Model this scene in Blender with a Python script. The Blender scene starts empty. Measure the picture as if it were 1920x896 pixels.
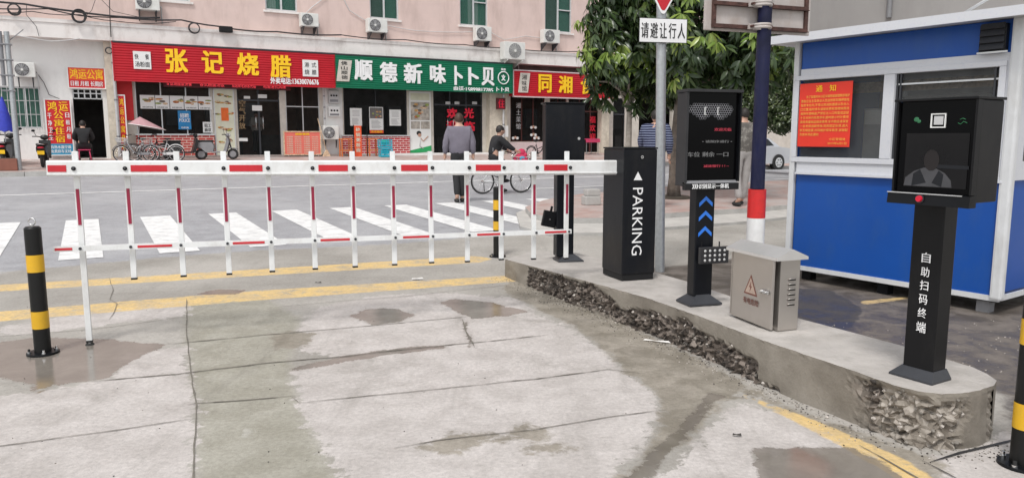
import bpy, bmesh, math, random
import numpy as np
from mathutils import Vector, Matrix, noise as mnoise
R = math.radians
random.seed(7)
C = bpy.context.scene.collection
SC = bpy.context.scene
# ---------------------------------------------------------------- camera
H = 1.45; F = 1400.0; PITCH = math.atan(190/1400)
cd = bpy.data.cameras.new('camera'); cam = bpy.data.objects.new('camera', cd); C.objects.link(cam)
cam.location = (0, 0, H); cam.rotation_euler = (R(90)-PITCH, 0, 0)
cd.sensor_width = 36; cd.sensor_fit = 'HORIZONTAL'; cd.lens = F/1920*36
cd.clip_end = 1500; cd.clip_start = .05
SC.camera = cam
# ---------------------------------------------------------------- sky, sun, exposure
SUN_EL, SUN_AZ = R(58), R(200)          # high soft sun behind the camera, through cloud
w = bpy.data.worlds.new('World'); SC.world = w; w.use_nodes = True
nt = w.node_tree; bg = nt.nodes['Background']
sky = nt.nodes.new('ShaderNodeTexSky'); sky.sky_type = 'NISHITA'; sky.sun_disc = False
sky.sun_elevation = SUN_EL; sky.sun_rotation = SUN_AZ; sky.dust_density = 1.5; sky.air_density = 1.0
hs = nt.nodes.new('ShaderNodeHueSaturation'); hs.inputs['Saturation'].default_value = .14
hs.inputs['Value'].default_value = 1.5
nt.links.new(sky.outputs[0], hs.inputs['Color']); nt.links.new(hs.outputs[0], bg.inputs[0])
bg.inputs[1].default_value = .105
sl = bpy.data.lights.new('sun', 'SUN'); sun = bpy.data.objects.new('sun', sl); C.objects.link(sun)
sl.energy = 1.5; sl.angle = R(12); sl.color = (1, .97, .93)
sun.rotation_euler = (R(90)-SUN_EL, 0, R(180)-SUN_AZ+R(180)-R(0))
sd = Vector((math.sin(SUN_AZ)*math.cos(SUN_EL), math.cos(SUN_AZ)*math.cos(SUN_EL), math.sin(SUN_EL)))
sun.rotation_euler = sd.to_track_quat('Z', 'Y').to_euler()
SC.view_settings.view_transform = 'Standard'; SC.view_settings.look = 'None'
SC.view_settings.gamma = 1; SC.view_settings.use_curve_mapping = False
SC.view_settings.exposure = .36
SC.cycles.max_bounces = 6; SC.cycles.transparent_max_bounces = 12

# ---------------------------------------------------------------- pixel -> place
cp, sp_ = math.cos(PITCH), math.sin(PITCH)
def ray(px, py):
    a = (px-960)/F; v = -(py-448)/F
    return Vector((a, cp+v*sp_, -sp_+v*cp))
def at(px, py, Y):
    d = ray(px, py); t = Y/d.y
    return Vector((d.x*t, Y, H+d.z*t))
TH = math.atan2(.491, .871); UX, UY = math.cos(TH), math.sin(TH)
def un(x, y): return x*UX+y*UY, -x*UY+y*UX
def xy(u, n): return u*UX-n*UY, u*UY+n*UX
def ss(a, b, x):
    t = max(0., min(1., (x-a)/(b-a))); return t*t*(3-2*t)
def g(x, y):
    u, n = un(x, y)
    s = n-5.2
    r = math.log1p(math.exp(min(30, s*1.6)))/1.6
    return .0235*min(r, 30)*(1-.9*ss(18, 26, u))
def hitz(px, py, zf):
    d = ray(px, py); z = 0.
    for _ in range(40):
        t = (z-H)/d.z; z = .5*z+.5*zf(d.x*t, d.y*t)
    t = (z-H)/d.z
    return Vector((d.x*t, d.y*t, z))
def G(px, py, dz=0.): return hitz(px, py, lambda x, y: g(x, y)+dz)
class Frame:
    def __init__(s, o, rot): s.o = Vector(o); s.r = rot; s.c = math.cos(rot); s.s = math.sin(rot)
    def hit(s, px, py, off=0.):
        d = ray(px, py); n = Vector((-s.s, s.c, 0)); q = s.o+n*off
        t = n.dot(q-Vector((0, 0, H)))/n.dot(d)
        p = Vector((d.x*t, d.y*t, H+d.z*t)); l = p-s.o
        return l.x*s.c+l.y*s.s, p.z-s.o.z
    def W(s, x, y, z=0.): return Vector((s.o.x+x*s.c-y*s.s, s.o.y+x*s.s+y*s.c, s.o.z+z))

# ---------------------------------------------------------------- materials
MATS = {}
def M(name, col=(.5,.5,.5), rough=.6, metal=0., var=.12, scale=6., bump=.0, bscale=60., emit=0., spec=.5, dirt=None, coat=0., seam=None):
    if name in MATS: return MATS[name]
    m = bpy.data.materials.new(name); m.use_nodes = True; N = m.node_tree.nodes; L = m.node_tree.links
    b = N['Principled BSDF']; b.inputs['Roughness'].default_value = rough; b.inputs['Metallic'].default_value = metal
    b.inputs['Specular IOR Level'].default_value = spec
    if coat: b.inputs['Coat Weight'].default_value = coat
    tc = N.new('ShaderNodeTexCoord')
    nz = N.new('ShaderNodeTexNoise'); nz.inputs['Scale'].default_value = scale; nz.inputs['Detail'].default_value = 6
    nz.inputs['Roughness'].default_value = .65
    L.new(tc.outputs['Object'], nz.inputs['Vector'])
    mx = N.new('ShaderNodeMix'); mx.data_type = 'RGBA'
    c = Vector(col); mx.inputs[6].default_value = (*(c*(1-var)), 1); mx.inputs[7].default_value = (*[min(1, k*(1+var)) for k in c], 1)
    mr = N.new('ShaderNodeMapRange'); mr.inputs[1].default_value = .3; mr.inputs[2].default_value = .7
    L.new(nz.outputs[0], mr.inputs[0]); L.new(mr.outputs[0], mx.inputs[0]); out = mx.outputs[2]
    if dirt:                      # dirt = (colour, amount, scale, vertical stretch)
        dc, am, dsc, st = dirt
        mp = N.new('ShaderNodeMapping'); mp.inputs['Scale'].default_value = (1, 1, st); L.new(tc.outputs['Object'], mp.inputs[0])
        n2 = N.new('ShaderNodeTexNoise'); n2.inputs['Scale'].default_value = dsc; n2.inputs['Detail'].default_value = 8; n2.inputs['Roughness'].default_value = .7
        L.new(mp.outputs[0], n2.inputs['Vector'])
        r2 = N.new('ShaderNodeMapRange'); r2.inputs[1].default_value = .48; r2.inputs[2].default_value = .75; r2.inputs[4].default_value = am
        L.new(n2.outputs[0], r2.inputs[0])
        m2 = N.new('ShaderNodeMix'); m2.data_type = 'RGBA'; m2.inputs[7].default_value = (*dc, 1)
        L.new(out, m2.inputs[6]); L.new(r2.outputs[0], m2.inputs[0]); out = m2.outputs[2]
    L.new(out, b.inputs['Base Color'])
    if bump:
        n3 = N.new('ShaderNodeTexNoise'); n3.inputs['Scale'].default_value = bscale; n3.inputs['Detail'].default_value = 5
        L.new(tc.outputs['Object'], n3.inputs['Vector'])
        bp = N.new('ShaderNodeBump'); bp.inputs['Strength'].default_value = bump; bp.inputs['Distance'].default_value = .02
        L.new(n3.outputs[0], bp.inputs['Height']); L.new(bp.outputs[0], b.inputs['Normal'])
    if emit:
        L.new(out, b.inputs['Emission Color']); b.inputs['Emission Strength'].default_value = emit
    MATS[name] = m; return m
def glass(name, tint=(.6,.7,.7), op=.25, rough=.03):
    if name in MATS: return MATS[name]
    m = bpy.data.materials.new(name); m.use_nodes = True; N = m.node_tree.nodes; L = m.node_tree.links
    b = N['Principled BSDF']; b.inputs['Base Color'].default_value = (*tint, 1); b.inputs['Roughness'].default_value = rough
    tr = N.new('ShaderNodeBsdfTransparent'); tr.inputs[0].default_value = (*[.5+.5*t for t in tint], 1)
    lw = N.new('ShaderNodeFresnel'); lw.inputs[0].default_value = 1.5
    ad = N.new('ShaderNodeMath'); ad.operation = 'ADD'; ad.inputs[1].default_value = op; L.new(lw.outputs[0], ad.inputs[0]); ad.use_clamp = True
    mx = N.new('ShaderNodeMixShader'); L.new(ad.outputs[0], mx.inputs[0]); L.new(tr.outputs[0], mx.inputs[1]); L.new(b.outputs[0], mx.inputs[2])
    L.new(mx.outputs[0], N['Material Output'].inputs[0]); MATS[name] = m; return m
def brick(name, c1, c2, mortar, sc=1.):
    m = bpy.data.materials.new(name); m.use_nodes = True; N = m.node_tree.nodes; L = m.node_tree.links
    b = N['Principled BSDF']; b.inputs['Roughness'].default_value = .75
    tc = N.new('ShaderNodeTexCoord'); sx = N.new('ShaderNodeSeparateXYZ'); cx = N.new('ShaderNodeCombineXYZ')
    L.new(tc.outputs['Object'], sx.inputs[0]); L.new(sx.outputs[0], cx.inputs[0]); L.new(sx.outputs[2], cx.inputs[1])
    t = N.new('ShaderNodeTexBrick'); t.inputs['Scale'].default_value = sc; t.inputs['Brick Width'].default_value = .24; t.inputs['Row Height'].default_value = .085
    t.inputs['Mortar Size'].default_value = .012; t.inputs['Color1'].default_value = (*c1, 1); t.inputs['Color2'].default_value = (*c2, 1); t.inputs['Mortar'].default_value = (*mortar, 1)
    L.new(cx.outputs[0], t.inputs['Vector']); L.new(t.outputs[0], b.inputs['Base Color']); MATS[name] = m; return m

# ---------------------------------------------------------------- text through a scratch scene
TS = bpy.data.scenes.new('scratch'); TCACHE = {}
def evalmesh(ob):
    TS.collection.objects.link(ob)
    with bpy.context.temp_override(scene=TS, view_layer=TS.view_layers[0]):
        dg = bpy.context.evaluated_depsgraph_get(); dg.update()
        me = bpy.data.meshes.new_from_object(ob.evaluated_get(dg), depsgraph=dg)
    TS.collection.objects.unlink(ob)
    return me
def textdata(body, bold, depth):
    k = (body, bold, depth)
    if k in TCACHE: return TCACHE[k]
    c = bpy.data.curves.new('t', 'FONT'); c.body = body; c.size = 1; c.offset = bold; c.extrude = .5 if depth else 0.; c.resolution_u = 2
    o = bpy.data.objects.new('t', c); me = evalmesh(o)
    v = [tuple(q.co) for q in me.vertices]; f = [tuple(p.vertices) for p in me.polygons]
    bpy.data.meshes.remove(me); bpy.data.objects.remove(o); bpy.data.curves.remove(c)
    TCACHE[k] = (v, f); return v, f

# ---------------------------------------------------------------- mesh builder
class MB:
    def __init__(s): s.v = []; s.f = []; s.m = []; s.sm = []; s.T = Matrix.Identity(4)
    def add(s, vs, fs, mat, smooth=False):
        n = len(s.v); s.v += [tuple(s.T @ Vector(p)) for p in vs]
        for f in fs: s.f.append(tuple(n+i for i in f)); s.m.append(mat); s.sm.append(smooth)
        return s
    def box(s, x0, x1, y0, y1, z0, z1, mat, bev=0.):
        if x0 > x1: x0, x1 = x1, x0
        if y0 > y1: y0, y1 = y1, y0
        if z0 > z1: z0, z1 = z1, z0
        if bev <= 0:
            vs = [(x, y, z) for x in (x0, x1) for y in (y0, y1) for z in (z0, z1)]
            return s.add(vs, [(0,1,3,2),(4,6,7,5),(0,4,5,1),(2,3,7,6),(0,2,6,4),(1,5,7,3)], mat)
        bm = bmesh.new(); bmesh.ops.create_cube(bm, size=1)
        for v in bm.verts: v.co = Vector(((x0+x1)/2+v.co.x*(x1-x0), (y0+y1)/2+v.co.y*(y1-y0), (z0+z1)/2+v.co.z*(z1-z0)))
        bmesh.ops.bevel(bm, geom=bm.edges[:], offset=min(bev, (x1-x0)*.45, (y1-y0)*.45, (z1-z0)*.45), segments=2, affect='EDGES', profile=.6)
        bm.verts.index_update(); s.add([v.co for v in bm.verts], [[v.index for v in f.verts] for f in bm.faces], mat, False); bm.free(); return s
    def quad(s, a, b, c, d, mat): return s.add([a, b, c, d], [(0,1,2,3)], mat)
    def cyl(s, p0, p1, r0, r1, mat, n=16, cap=True, smooth=True):
        p0 = Vector(p0); p1 = Vector(p1); d = (p1-p0).normalized()
        a = d.orthogonal().normalized(); b = d.cross(a); vs = []
        for p, r in ((p0, r0), (p1, r1)):
            vs += [p+(a*math.cos(2*math.pi*i/n)+b*math.sin(2*math.pi*i/n))*r for i in range(n)]
        s.add(vs, [(i, (i+1) % n, n+(i+1) % n, n+i) for i in range(n)], mat, smooth)
        if cap: s.add(vs, [tuple(range(n-1, -1, -1)), tuple(range(n, 2*n))], mat)
        return s
    def tube(s, path, r, mat, n=8, closed=False):
        P = [Vector(p) for p in path]; vs = []; k = len(P); prev = None
        for i, p in enumerate(P):
            if closed: d = (P[(i+1) % k]-P[i-1])
            else: d = P[min(i+1, k-1)]-P[max(i-1, 0)]
            d.normalize()
            a = (prev-d*prev.dot(d)) if prev else d.orthogonal()
            if a.length < 1e-5: a = d.orthogonal()
            a.normalize(); prev = a; b = d.cross(a); rr = r[i] if isinstance(r, (list, tuple)) else r
            vs += [p+(a*math.cos(2*math.pi*j/n)+b*math.sin(2*math.pi*j/n))*rr for j in range(n)]
        fs = []
        for i in range(k if closed else k-1):
            for j in range(n): q = (i+1) % k; fs.append((i*n+j, i*n+(j+1) % n, q*n+(j+1) % n, q*n+j))
        if not closed: fs += [tuple(range(n-1, -1, -1)), tuple(range((k-1)*n, k*n))]
        return s.add(vs, fs, mat, True)
    def ring(s, c, R0, r, mat, axis='y', n=28, m=6):
        c = Vector(c); P = []
        for i in range(n):
            a = 2*math.pi*i/n; q = {'y': (math.cos(a), 0, math.sin(a)), 'x': (0, math.cos(a), math.sin(a)), 'z': (math.cos(a), math.sin(a), 0)}[axis]
            P.append(c+Vector(q)*R0)
        return s.tube(P, r, mat, m, True)
    def ell(s, c, r, mat, n=14, m=10, jit=0.):
        vs = []
        for i in range(m+1):
            t = math.pi*i/m
            for j in range(n):
                a = 2*math.pi*j/n; k = 1+jit*(random.random()-.5)
                vs.append((c[0]+r[0]*math.sin(t)*math.cos(a)*k, c[1]+r[1]*math.sin(t)*math.sin(a)*k, c[2]+r[2]*math.cos(t)*k))
        fs = [(i*n+j, (i+1)*n+j, (i+1)*n+(j+1) % n, i*n+(j+1) % n) for i in range(m) for j in range(n)]
        return s.add(vs, fs, mat, True)
    def prism(s, pts, y0, y1, mat, axis='y'):       # outline in (x,z) extruded along y, or (y,z) along x, or (x,y) along z
        n = len(pts)
        f = {'y': lambda p, q: (p[0], q, p[1]), 'x': lambda p, q: (q, p[0], p[1]), 'z': lambda p, q: (p[0], p[1], q)}[axis]
        vs = [f(p, y0) for p in pts]+[f(p, y1) for p in pts]
        return s.add(vs, [tuple(range(n)), tuple(range(2*n-1, n-1, -1))]+[(i, n+i, n+(i+1) % n, (i+1) % n) for i in range(n)], mat)
    def disc(s, c, r, y0, y1, mat, n=20): return s.cyl((c[0], y0, c[1]), (c[0], y1, c[1]), r, r, mat, n)
    def text(s, body, x0, x1, z0, z1, y, mat, bold=.0, depth=.0, keep=False):
        v, f = textdata(body, 0., depth)
        if not v: return s
        if bold > .012:
            b = bold*1.0; n = len(v); V0, F0 = v, f; v = []; f = []
            for i, (dx, dz) in enumerate(((-b, -b*.5), (b, -b*.5), (b, b*.6), (-b, b*.6)) if bold >= .03 else ((-b, 0), (b, 0))):
                v += [(p[0]+dx, p[1]+dz, p[2]+.0006*i/max(depth, .5)+(0 if depth else .0006*i)) for p in V0]; f += [tuple(q+n*i for q in r_) for r_ in F0]
        ax = min(p[0] for p in v); bx = max(p[0] for p in v); az = min(p[1] for p in v); bz = max(p[1] for p in v)
        kx = (x1-x0)/max(1e-6, bx-ax); kz = (z1-z0)/max(1e-6, bz-az)
        if keep: kx = kz = min(kx, kz)
        ox = (x0+x1)/2-kx*(ax+bx)/2; oz = (z0+z1)/2-kz*(az+bz)/2
        return s.add([(ox+p[0]*kx, y-(p[2]*depth if depth else p[2]), oz+p[1]*kz) for p in v], f, mat)
    def build(s, name, parent=None, loc=None, rot=None):
        me = bpy.data.meshes.new(name); me.from_pydata(s.v, [], s.f)
        keys = []
        for m in s.m:
            if m not in keys: keys.append(m)
        for k in keys: me.materials.append(MATS[k])
        ix = {k: i for i, k in enumerate(keys)}
        me.polygons.foreach_set('material_index', [ix[k] for k in s.m])
        me.polygons.foreach_set('use_smooth', s.sm); me.update()
        o = bpy.data.objects.new(name, me); C.objects.link(o)
        if parent: o.parent = parent
        if loc is not None: o.location = loc
        if rot is not None: o.rotation_euler = (0, 0, rot) if not hasattr(rot, '__len__') else rot
        return o
def tag(o, label=None, cat=None, group=None, kind=None):
    if label: o['label'] = label
    if cat: o['category'] = cat
    if group: o['group'] = group
    if kind: o['kind'] = kind
    return o
def thing(name, label, cat, loc, rot=0., group=None):
    o = bpy.data.objects.new(name, None); C.objects.link(o); o.empty_display_size = .1
    o.location = loc; o.rotation_euler = (0, 0, rot); return tag(o, label, cat, group)
def dup(root, loc, rot, label, group=None):
    r = root.copy(); C.objects.link(r); r.location = loc; r.rotation_euler = (0, 0, rot); r['label'] = label
    if group: r['group'] = group
    for ch in list(root.children):
        c = ch.copy(); C.objects.link(c); c.parent = r
        for q in list(ch.children):
            d = q.copy(); C.objects.link(d); d.parent = c
    return r
def wall_holes(mb, x0, x1, z0, z1, y0, y1, holes, mat):
    xs = sorted({x0, x1, *[min(max(h[i], x0), x1) for h in holes for i in (0, 1)]}); zs = sorted({z0, z1, *[min(max(h[i], z0), z1) for h in holes for i in (2, 3)]})
    def solid(i, j):
        if i < 0 or j < 0 or i >= len(xs)-1 or j >= len(zs)-1: return False
        cx = (xs[i]+xs[i+1])/2; cz = (zs[j]+zs[j+1])/2
        return not any(h[0] < cx < h[1] and h[2] < cz < h[3] for h in holes)
    for i in range(len(xs)-1):
        for j in range(len(zs)-1):
            if not solid(i, j): continue
            a, b, c, d = xs[i], xs[i+1], zs[j], zs[j+1]
            mb.quad((a,y0,c),(b,y0,c),(b,y0,d),(a,y0,d), mat); mb.quad((b,y1,c),(a,y1,c),(a,y1,d),(b,y1,d), mat)
            if not solid(i-1, j): mb.quad((a,y1,c),(a,y0,c),(a,y0,d),(a,y1,d), mat)
            if not solid(i+1, j): mb.quad((b,y0,c),(b,y1,c),(b,y1,d),(b,y0,d), mat)
            if not solid(i, j-1): mb.quad((a,y0,c),(a,y1,c),(b,y1,c),(b,y0,c), mat)
            if not solid(i, j+1): mb.quad((a,y0,d),(b,y0,d),(b,y1,d),(a,y1,d), mat)
# named materials
M('white_paint', (.78,.78,.78), .45, var=.05, dirt=((.45,.43,.4), .35, 5, 1))
M('boom_white', (.76,.77,.765), .42, var=.05, dirt=((.42,.39,.35), .5, 7, .6))
M('boom_red', (.55,.018,.03), .4, var=.1); M('picket_red', (.30,.015,.05), .4, var=.1)
M('black_metal', (.005,.0055,.007), .38, spec=.22, var=.2, bump=.02, bscale=300)
M('black_matte', (.01,.01,.011), .6, var=.2, spec=.3)
M('black_gloss', (.002,.002,.0025), .15, spec=.12, var=.1)
M('dark_grey', (.035,.037,.043), .42, var=.15); M('mid_grey', (.22,.22,.23), .5); M('light_grey', (.5,.5,.5), .5)
M('side_grey', (.032,.032,.034), .5, var=.15, spec=.25)
M('chrome', (.7,.7,.7), .2, 1.); M('galv', (.42,.44,.45), .45, .6, var=.15, scale=20)
M('steel_warm', (.50,.47,.44), .34, .85, var=.06, scale=3, bump=.015, bscale=40)
M('yellow_paint', (.70,.40,.015), .4, var=.08, dirt=((.3,.2,.05), .5, 12, 1))
M('black_tape', (.006,.006,.006), .42, spec=.35); M('rubber', (.02,.02,.02), .8)
M('navy_paint', (.007,.009,.042), .5, spec=.3, var=.25, dirt=((.03,.03,.055), .6, 15, .3))
M('red_paint', (.62,.02,.02), .45, var=.1, dirt=((.35,.02,.02), .6, 15, 1))
M('white_text', (.85,.85,.85), .5, var=.02); M('yellow_text', (.95,.58,.01), .5, var=.04); M('red_text', (.75,.01,.04), .5)
M('black_text', (.02,.02,.02), .6)
M('sign_red', (.50,.008,.02), .5, var=.1, scale=2); M('sign_green', (.0,.155,.075), .5, var=.1, scale=2)
M('banner_red', (.6,.015,.02), .6, var=.05); M('banner_orange', (.78,.10,.03), .6, var=.05)
M('pink_wall', (.68,.53,.485), .85, var=.06, scale=1.2, bump=.2, bscale=30, dirt=((.40,.29,.25), .55, 1.4, .25))
M('band_white', (.80,.76,.73), .8, var=.05, scale=2, dirt=((.40,.33,.29), .6, 2.2, .5))
M('white_wall', (.80,.79,.77), .8, var=.05, scale=1, dirt=((.5,.48,.46), .5, 1.5, .3))
M('beige_pier', (.62,.56,.46), .8, var=.15, scale=8, dirt=((.35,.3,.24), .6, 4, .4))
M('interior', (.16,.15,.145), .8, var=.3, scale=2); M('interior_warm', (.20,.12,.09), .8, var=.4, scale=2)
M('alu', (.62,.63,.63), .4, .3, var=.06); M('curtain_green', (.05,.30,.22), .8, var=.15, scale=5)
M('paper_white', (.78,.78,.76), .7, var=.04, scale=40)
M('leaf', (.05,.09,.03)); 
brick('brick_red', (.48,.03,.035), (.36,.02,.03), (.70,.55,.52))
brick('brick_orange', (.52,.07,.05), (.42,.04,.04), (.68,.52,.46))
glass('shop_glass', (.12,.13,.13), .04); glass('clear_glass', (.4,.45,.45), .05); glass('booth_glass', (.26,.27,.27), .16)
# ================================================================ GROUND
def axis(dense0, dense1, st, lo, hi, gr=1.12):
    a = list(np.arange(dense0, dense1+1e-6, st)); s = st; v = a[-1]
    while v < hi: s *= gr; v += s; a.append(v)
    s = st; v = a[0]; pre = []
    while v > lo: s *= gr; v -= s; pre.append(v)
    return np.array(pre[::-1]+a)
gx = axis(-7.5, 7.5, .06, -400, 400); gy = axis(1.8, 11.5, .06, -60, 600)
GX, GY = np.meshgrid(gx, gy)
def ssn(a, b, x): t = np.clip((x-a)/(b-a), 0, 1); return t*t*(3-2*t)
U_, N_ = GX*UX+GY*UY, -GX*UY+GY*UX
GZ = .0235*np.minimum(np.log1p(np.exp(np.clip((N_-5.2)*1.6, -50, 50)))/1.6, 30)*(1-.9*ssn(18, 26, U_))
def sdf(pix, near=1.6):
    P = np.array([[q.x, q.y] for q in (G(*p) for p in pix)])
    d = np.full(GX.shape, 1e9); ins = np.zeros(GX.shape, bool); n = len(P)
    for i in range(n):
        a, b = P[i], P[(i+1) % n]; e = b-a
        t = np.clip(((GX-a[0])*e[0]+(GY-a[1])*e[1])/max(1e-9, e@e), 0, 1)
        d = np.minimum(d, np.hypot(GX-a[0]-t*e[0], GY-a[1]-t*e[1]))
        c = ((a[1] > GY) != (b[1] > GY)) & (GX < (b[0]-a[0])*(GY-a[1])/(b[1]-a[1]+1e-12)+a[0]); ins ^= c
    return np.where(ins, d, -d)
def union(*ps): return np.maximum.reduce([sdf(p) for p in ps])
WET = union([(-160,640),(0,642),(60,632),(140,634),(210,636),(250,641),(318,646),(272,664),(238,684),(208,708),(160,715),(100,722),(74,740),(56,737),(64,722),(0,706),(-160,706)],
            [(652,592),(690,578),(745,578),(778,590),(750,603),(702,610)],
            [(824,566),(850,560),(920,566),(955,576),(1000,584),(950,592),(890,598),(862,588)],
            [(1400,838),(1600,838),(1650,862),(1740,930),(1410,940),(1425,885)],
            [(1500,612),(1480,580),(1495,540),(1560,545),(1620,580),(1600,612),(1560,628)],
            [(365,552),(400,543),(468,543),(440,552)], [(545,690),(640,668),(745,652),(830,646),(835,652),(745,663),(640,680),(550,696)],
            [(862,596),(874,600),(890,645),(896,655),(878,655),(880,640)],
            [(1190,880),(1270,800),(1330,735),(1360,740),(1290,812),(1215,900),(1150,930),(1140,915)])
DIRT = union([(960,522),(1010,532),(1180,610),(1345,690),(1470,760),(1700,840),(1780,870),(1750,905),(1600,830),(1385,733),(1310,800),(1270,840),(1190,896),(1120,940),(1080,940),(1150,896),(1210,860),(1236,800),(1240,770),(1232,735),(1180,700),(1130,655),(1080,612),(1010,580),(940,545)],
             [(775,835),(850,812),(960,808),(985,795),(1035,803),(1025,830),(960,822),(900,828),(860,850),(800,850)],
             [(500,628),(545,620),(590,626),(570,650),(520,655)], [(985,835),(1040,830),(1085,840),(1030,848),(985,852)])
LANE = union([(345,560),(500,560),(565,600),(550,640),(545,690),(562,757),(600,830),(640,896),(700,960),(300,960),(362,896),(367,760),(352,700),(348,620)])
LIGHT = union([(555,618),(600,575),(700,555),(830,548),(980,560),(1010,590),(1080,620),(1130,655),(1190,710),(1238,745),(1235,780),(1205,840),(1150,896),(1100,960),(690,960),(610,850),(562,757),(545,695),(640,668),(560,655)],
              [(0,745),(200,712),(352,700),(367,760),(362,960),(-200,960),(-200,720)],
              [(1385,755),(1330,800),(1290,850),(1235,896),(1225,960),(1450,960),(1425,850),(1650,850),(1500,785)],
              [(230,665),(300,655),(352,648),(350,700),(200,708)], [(1720,862),(1925,805),(2300,700),(2300,1000),(1900,1000)],
              [(1225,683),(1300,700),(1290,706),(1245,700)], [(1250,722),(1300,722),(1290,738),(1250,735)], [(1135,650),(1200,650),(1200,662),(1150,665)], [(1060,600),(1120,602),(1110,610),(1065,609)],
              [(0,612),(352,560),(352,592),(0,632)])
YEL = union([(-200,613),(0,584),(480,545),(960,516),(972,527),(480,563),(0,602),(-200,631)], [(-200,560),(0,534),(480,505),(890,480),(925,485),(900,492),(480,517),(0,546),(-200,572)],
            [(1383,736),(1404,741),(1560,800),(1700,862),(1800,930),(1740,930),(1560,826)], [(1610,565),(1700,556),(1705,560),(1620,571)], [(1720,586),(1780,580),(1780,586),(1725,591)])
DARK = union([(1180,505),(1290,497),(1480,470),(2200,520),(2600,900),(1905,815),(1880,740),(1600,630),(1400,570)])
ROAD = N_-9.2-.12*np.sin(U_*1.3)
ROAD = np.minimum(ROAD, 30)
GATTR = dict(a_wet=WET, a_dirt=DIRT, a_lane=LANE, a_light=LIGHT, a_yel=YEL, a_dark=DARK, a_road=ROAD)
ny, nx = GX.shape
me = bpy.data.meshes.new('ground')
vv = np.stack([GX, GY, GZ], -1).reshape(-1, 3)
idx = np.arange(nx*ny).reshape(ny, nx)
ff = np.stack([idx[:-1, :-1], idx[:-1, 1:], idx[1:, 1:], idx[1:, :-1]], -1).reshape(-1, 4)
me.from_pydata(vv.tolist(), [], ff.tolist())
me.polygons.foreach_set('use_smooth', [True]*len(ff))
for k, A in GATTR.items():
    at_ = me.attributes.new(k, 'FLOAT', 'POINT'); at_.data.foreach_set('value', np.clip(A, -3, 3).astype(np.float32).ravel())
ground = bpy.data.objects.new('ground', me); C.objects.link(ground); tag(ground, kind='structure')
def ground_material():
    m = bpy.data.materials.new('pavement'); m.use_nodes = True; N = m.node_tree.nodes; L = m.node_tree.links
    b = N['Principled BSDF']; geo = N.new('ShaderNodeNewGeometry')
    def noise(sc, det=6, rough=.6, dist=0., off=0.):
        n = N.new('ShaderNodeTexNoise'); n.inputs['Scale'].default_value = sc; n.inputs['Detail'].default_value = det; n.inputs['Roughness'].default_value = rough; n.inputs['Distortion'].default_value = dist
        if off:
            mp = N.new('ShaderNodeMapping'); mp.inputs['Location'].default_value = (off, off, off); L.new(geo.outputs['Position'], mp.inputs[0]); L.new(mp.outputs[0], n.inputs['Vector'])
        else: L.new(geo.outputs['Position'], n.inputs['Vector'])
        return n.outputs[0]
    def mr(x, a, b_, c=0., d=1.):
        r = N.new('ShaderNodeMapRange'); r.interpolation_type = 'SMOOTHSTEP'; L.new(x, r.inputs[0])
        for i, q in enumerate((a, b_, c, d)): r.inputs[i+1].default_value = q
        return r.outputs[0]
    def ma(op, x, y):
        q = N.new('ShaderNodeMath'); q.operation = op
        for i, k in enumerate((x, y)):
            if isinstance(k, (int, float)): q.inputs[i].default_value = k
            else: L.new(k, q.inputs[i])
        return q.outputs[0]
    def mix(a, b_, f):
        q = N.new('ShaderNodeMix'); q.data_type = 'RGBA'
        for i, k in ((6, a), (7, b_)):
            if isinstance(k, tuple): q.inputs[i].default_value = (*k, 1)
            else: L.new(k, q.inputs[i])
        if isinstance(f, (int, float)): q.inputs[0].default_value = f
        else: L.new(f, q.inputs[0])
        return q.outputs[2]
    def attr(k): a = N.new('ShaderNodeAttribute'); a.attribute_name = k; return a.outputs['Fac']
    big = noise(.7, 5, .6, 0, 3); med = noise(4, 8, .62, .4); fin = noise(38, 6, .7); grit = noise(160, 3, .6); edge = noise(9, 9, .72, .4, 9)
    def mask(k, amp, e): return mr(ma('ADD', attr(k), ma('MULTIPLY', ma('SUBTRACT', edge, .5), amp)), -e, e)
    # concrete
    c = mix((.32,.30,.27), (.44,.415,.38), mr(big, .35, .65))
    lane = mix((.30,.285,.23), (.39,.372,.315), mr(med, .3, .7)); c = mix(c, lane, ma('MULTIPLY', mask('a_lane', .25, .06), .9))
    lite = mix((.46,.425,.40), (.57,.53,.505), mr(med, .3, .7)); c = mix(c, lite, mask('a_light', .44, .012))
    dirt = mix((.215,.19,.15), (.335,.30,.25), mr(med, .35, .65)); c = mix(c, dirt, ma('MULTIPLY', mask('a_dirt', .32, .03), .93))
    c = mix(c, (.24,.22,.19), mr(noise(1.3, 9, .7, 1., 21), .54, .74, 0, .42))
    c = mix(c, (.62,.60,.57), mr(noise(2.6, 9, .72, 1., 33), .64, .70, 0, .3))
    mp = N.new('ShaderNodeMapping'); mp.inputs['Rotation'].default_value = (0, 0, R(-12)); mp.inputs['Scale'].default_value = (5.5, .55, 1); L.new(geo.outputs['Position'], mp.inputs[0])
    sn = N.new('ShaderNodeTexNoise'); sn.inputs['Scale'].default_value = 1; sn.inputs['Detail'].default_value = 7; sn.inputs['Roughness'].default_value = .7; L.new(mp.outputs[0], sn.inputs['Vector'])
    c = mix(c, (.20,.185,.16), mr(sn.outputs[0], .52, .78, 0, .38))
    # asphalt road and the dark lane by the booth
    asp = mix((.30,.30,.315), (.39,.39,.405), mr(med, .3, .7)); asp = mix(asp, (.45,.45,.46), mr(big, .45, .7, 0, .6))
    asp = mix(asp, (.19,.19,.195), mr(grit, .58, .7, 0, .5)); c = mix(c, asp, mask('a_road', .4, .05))
    dk = mix((.085,.071,.061), (.185,.16,.14), mr(med, .3, .72)); dk = mix(dk, (.30,.27,.24), mr(noise(55, 3, .5, 0, 5), .68, .74, 0, .5)); c = mix(c, dk, mask('a_dark', .25, .06))
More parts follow.
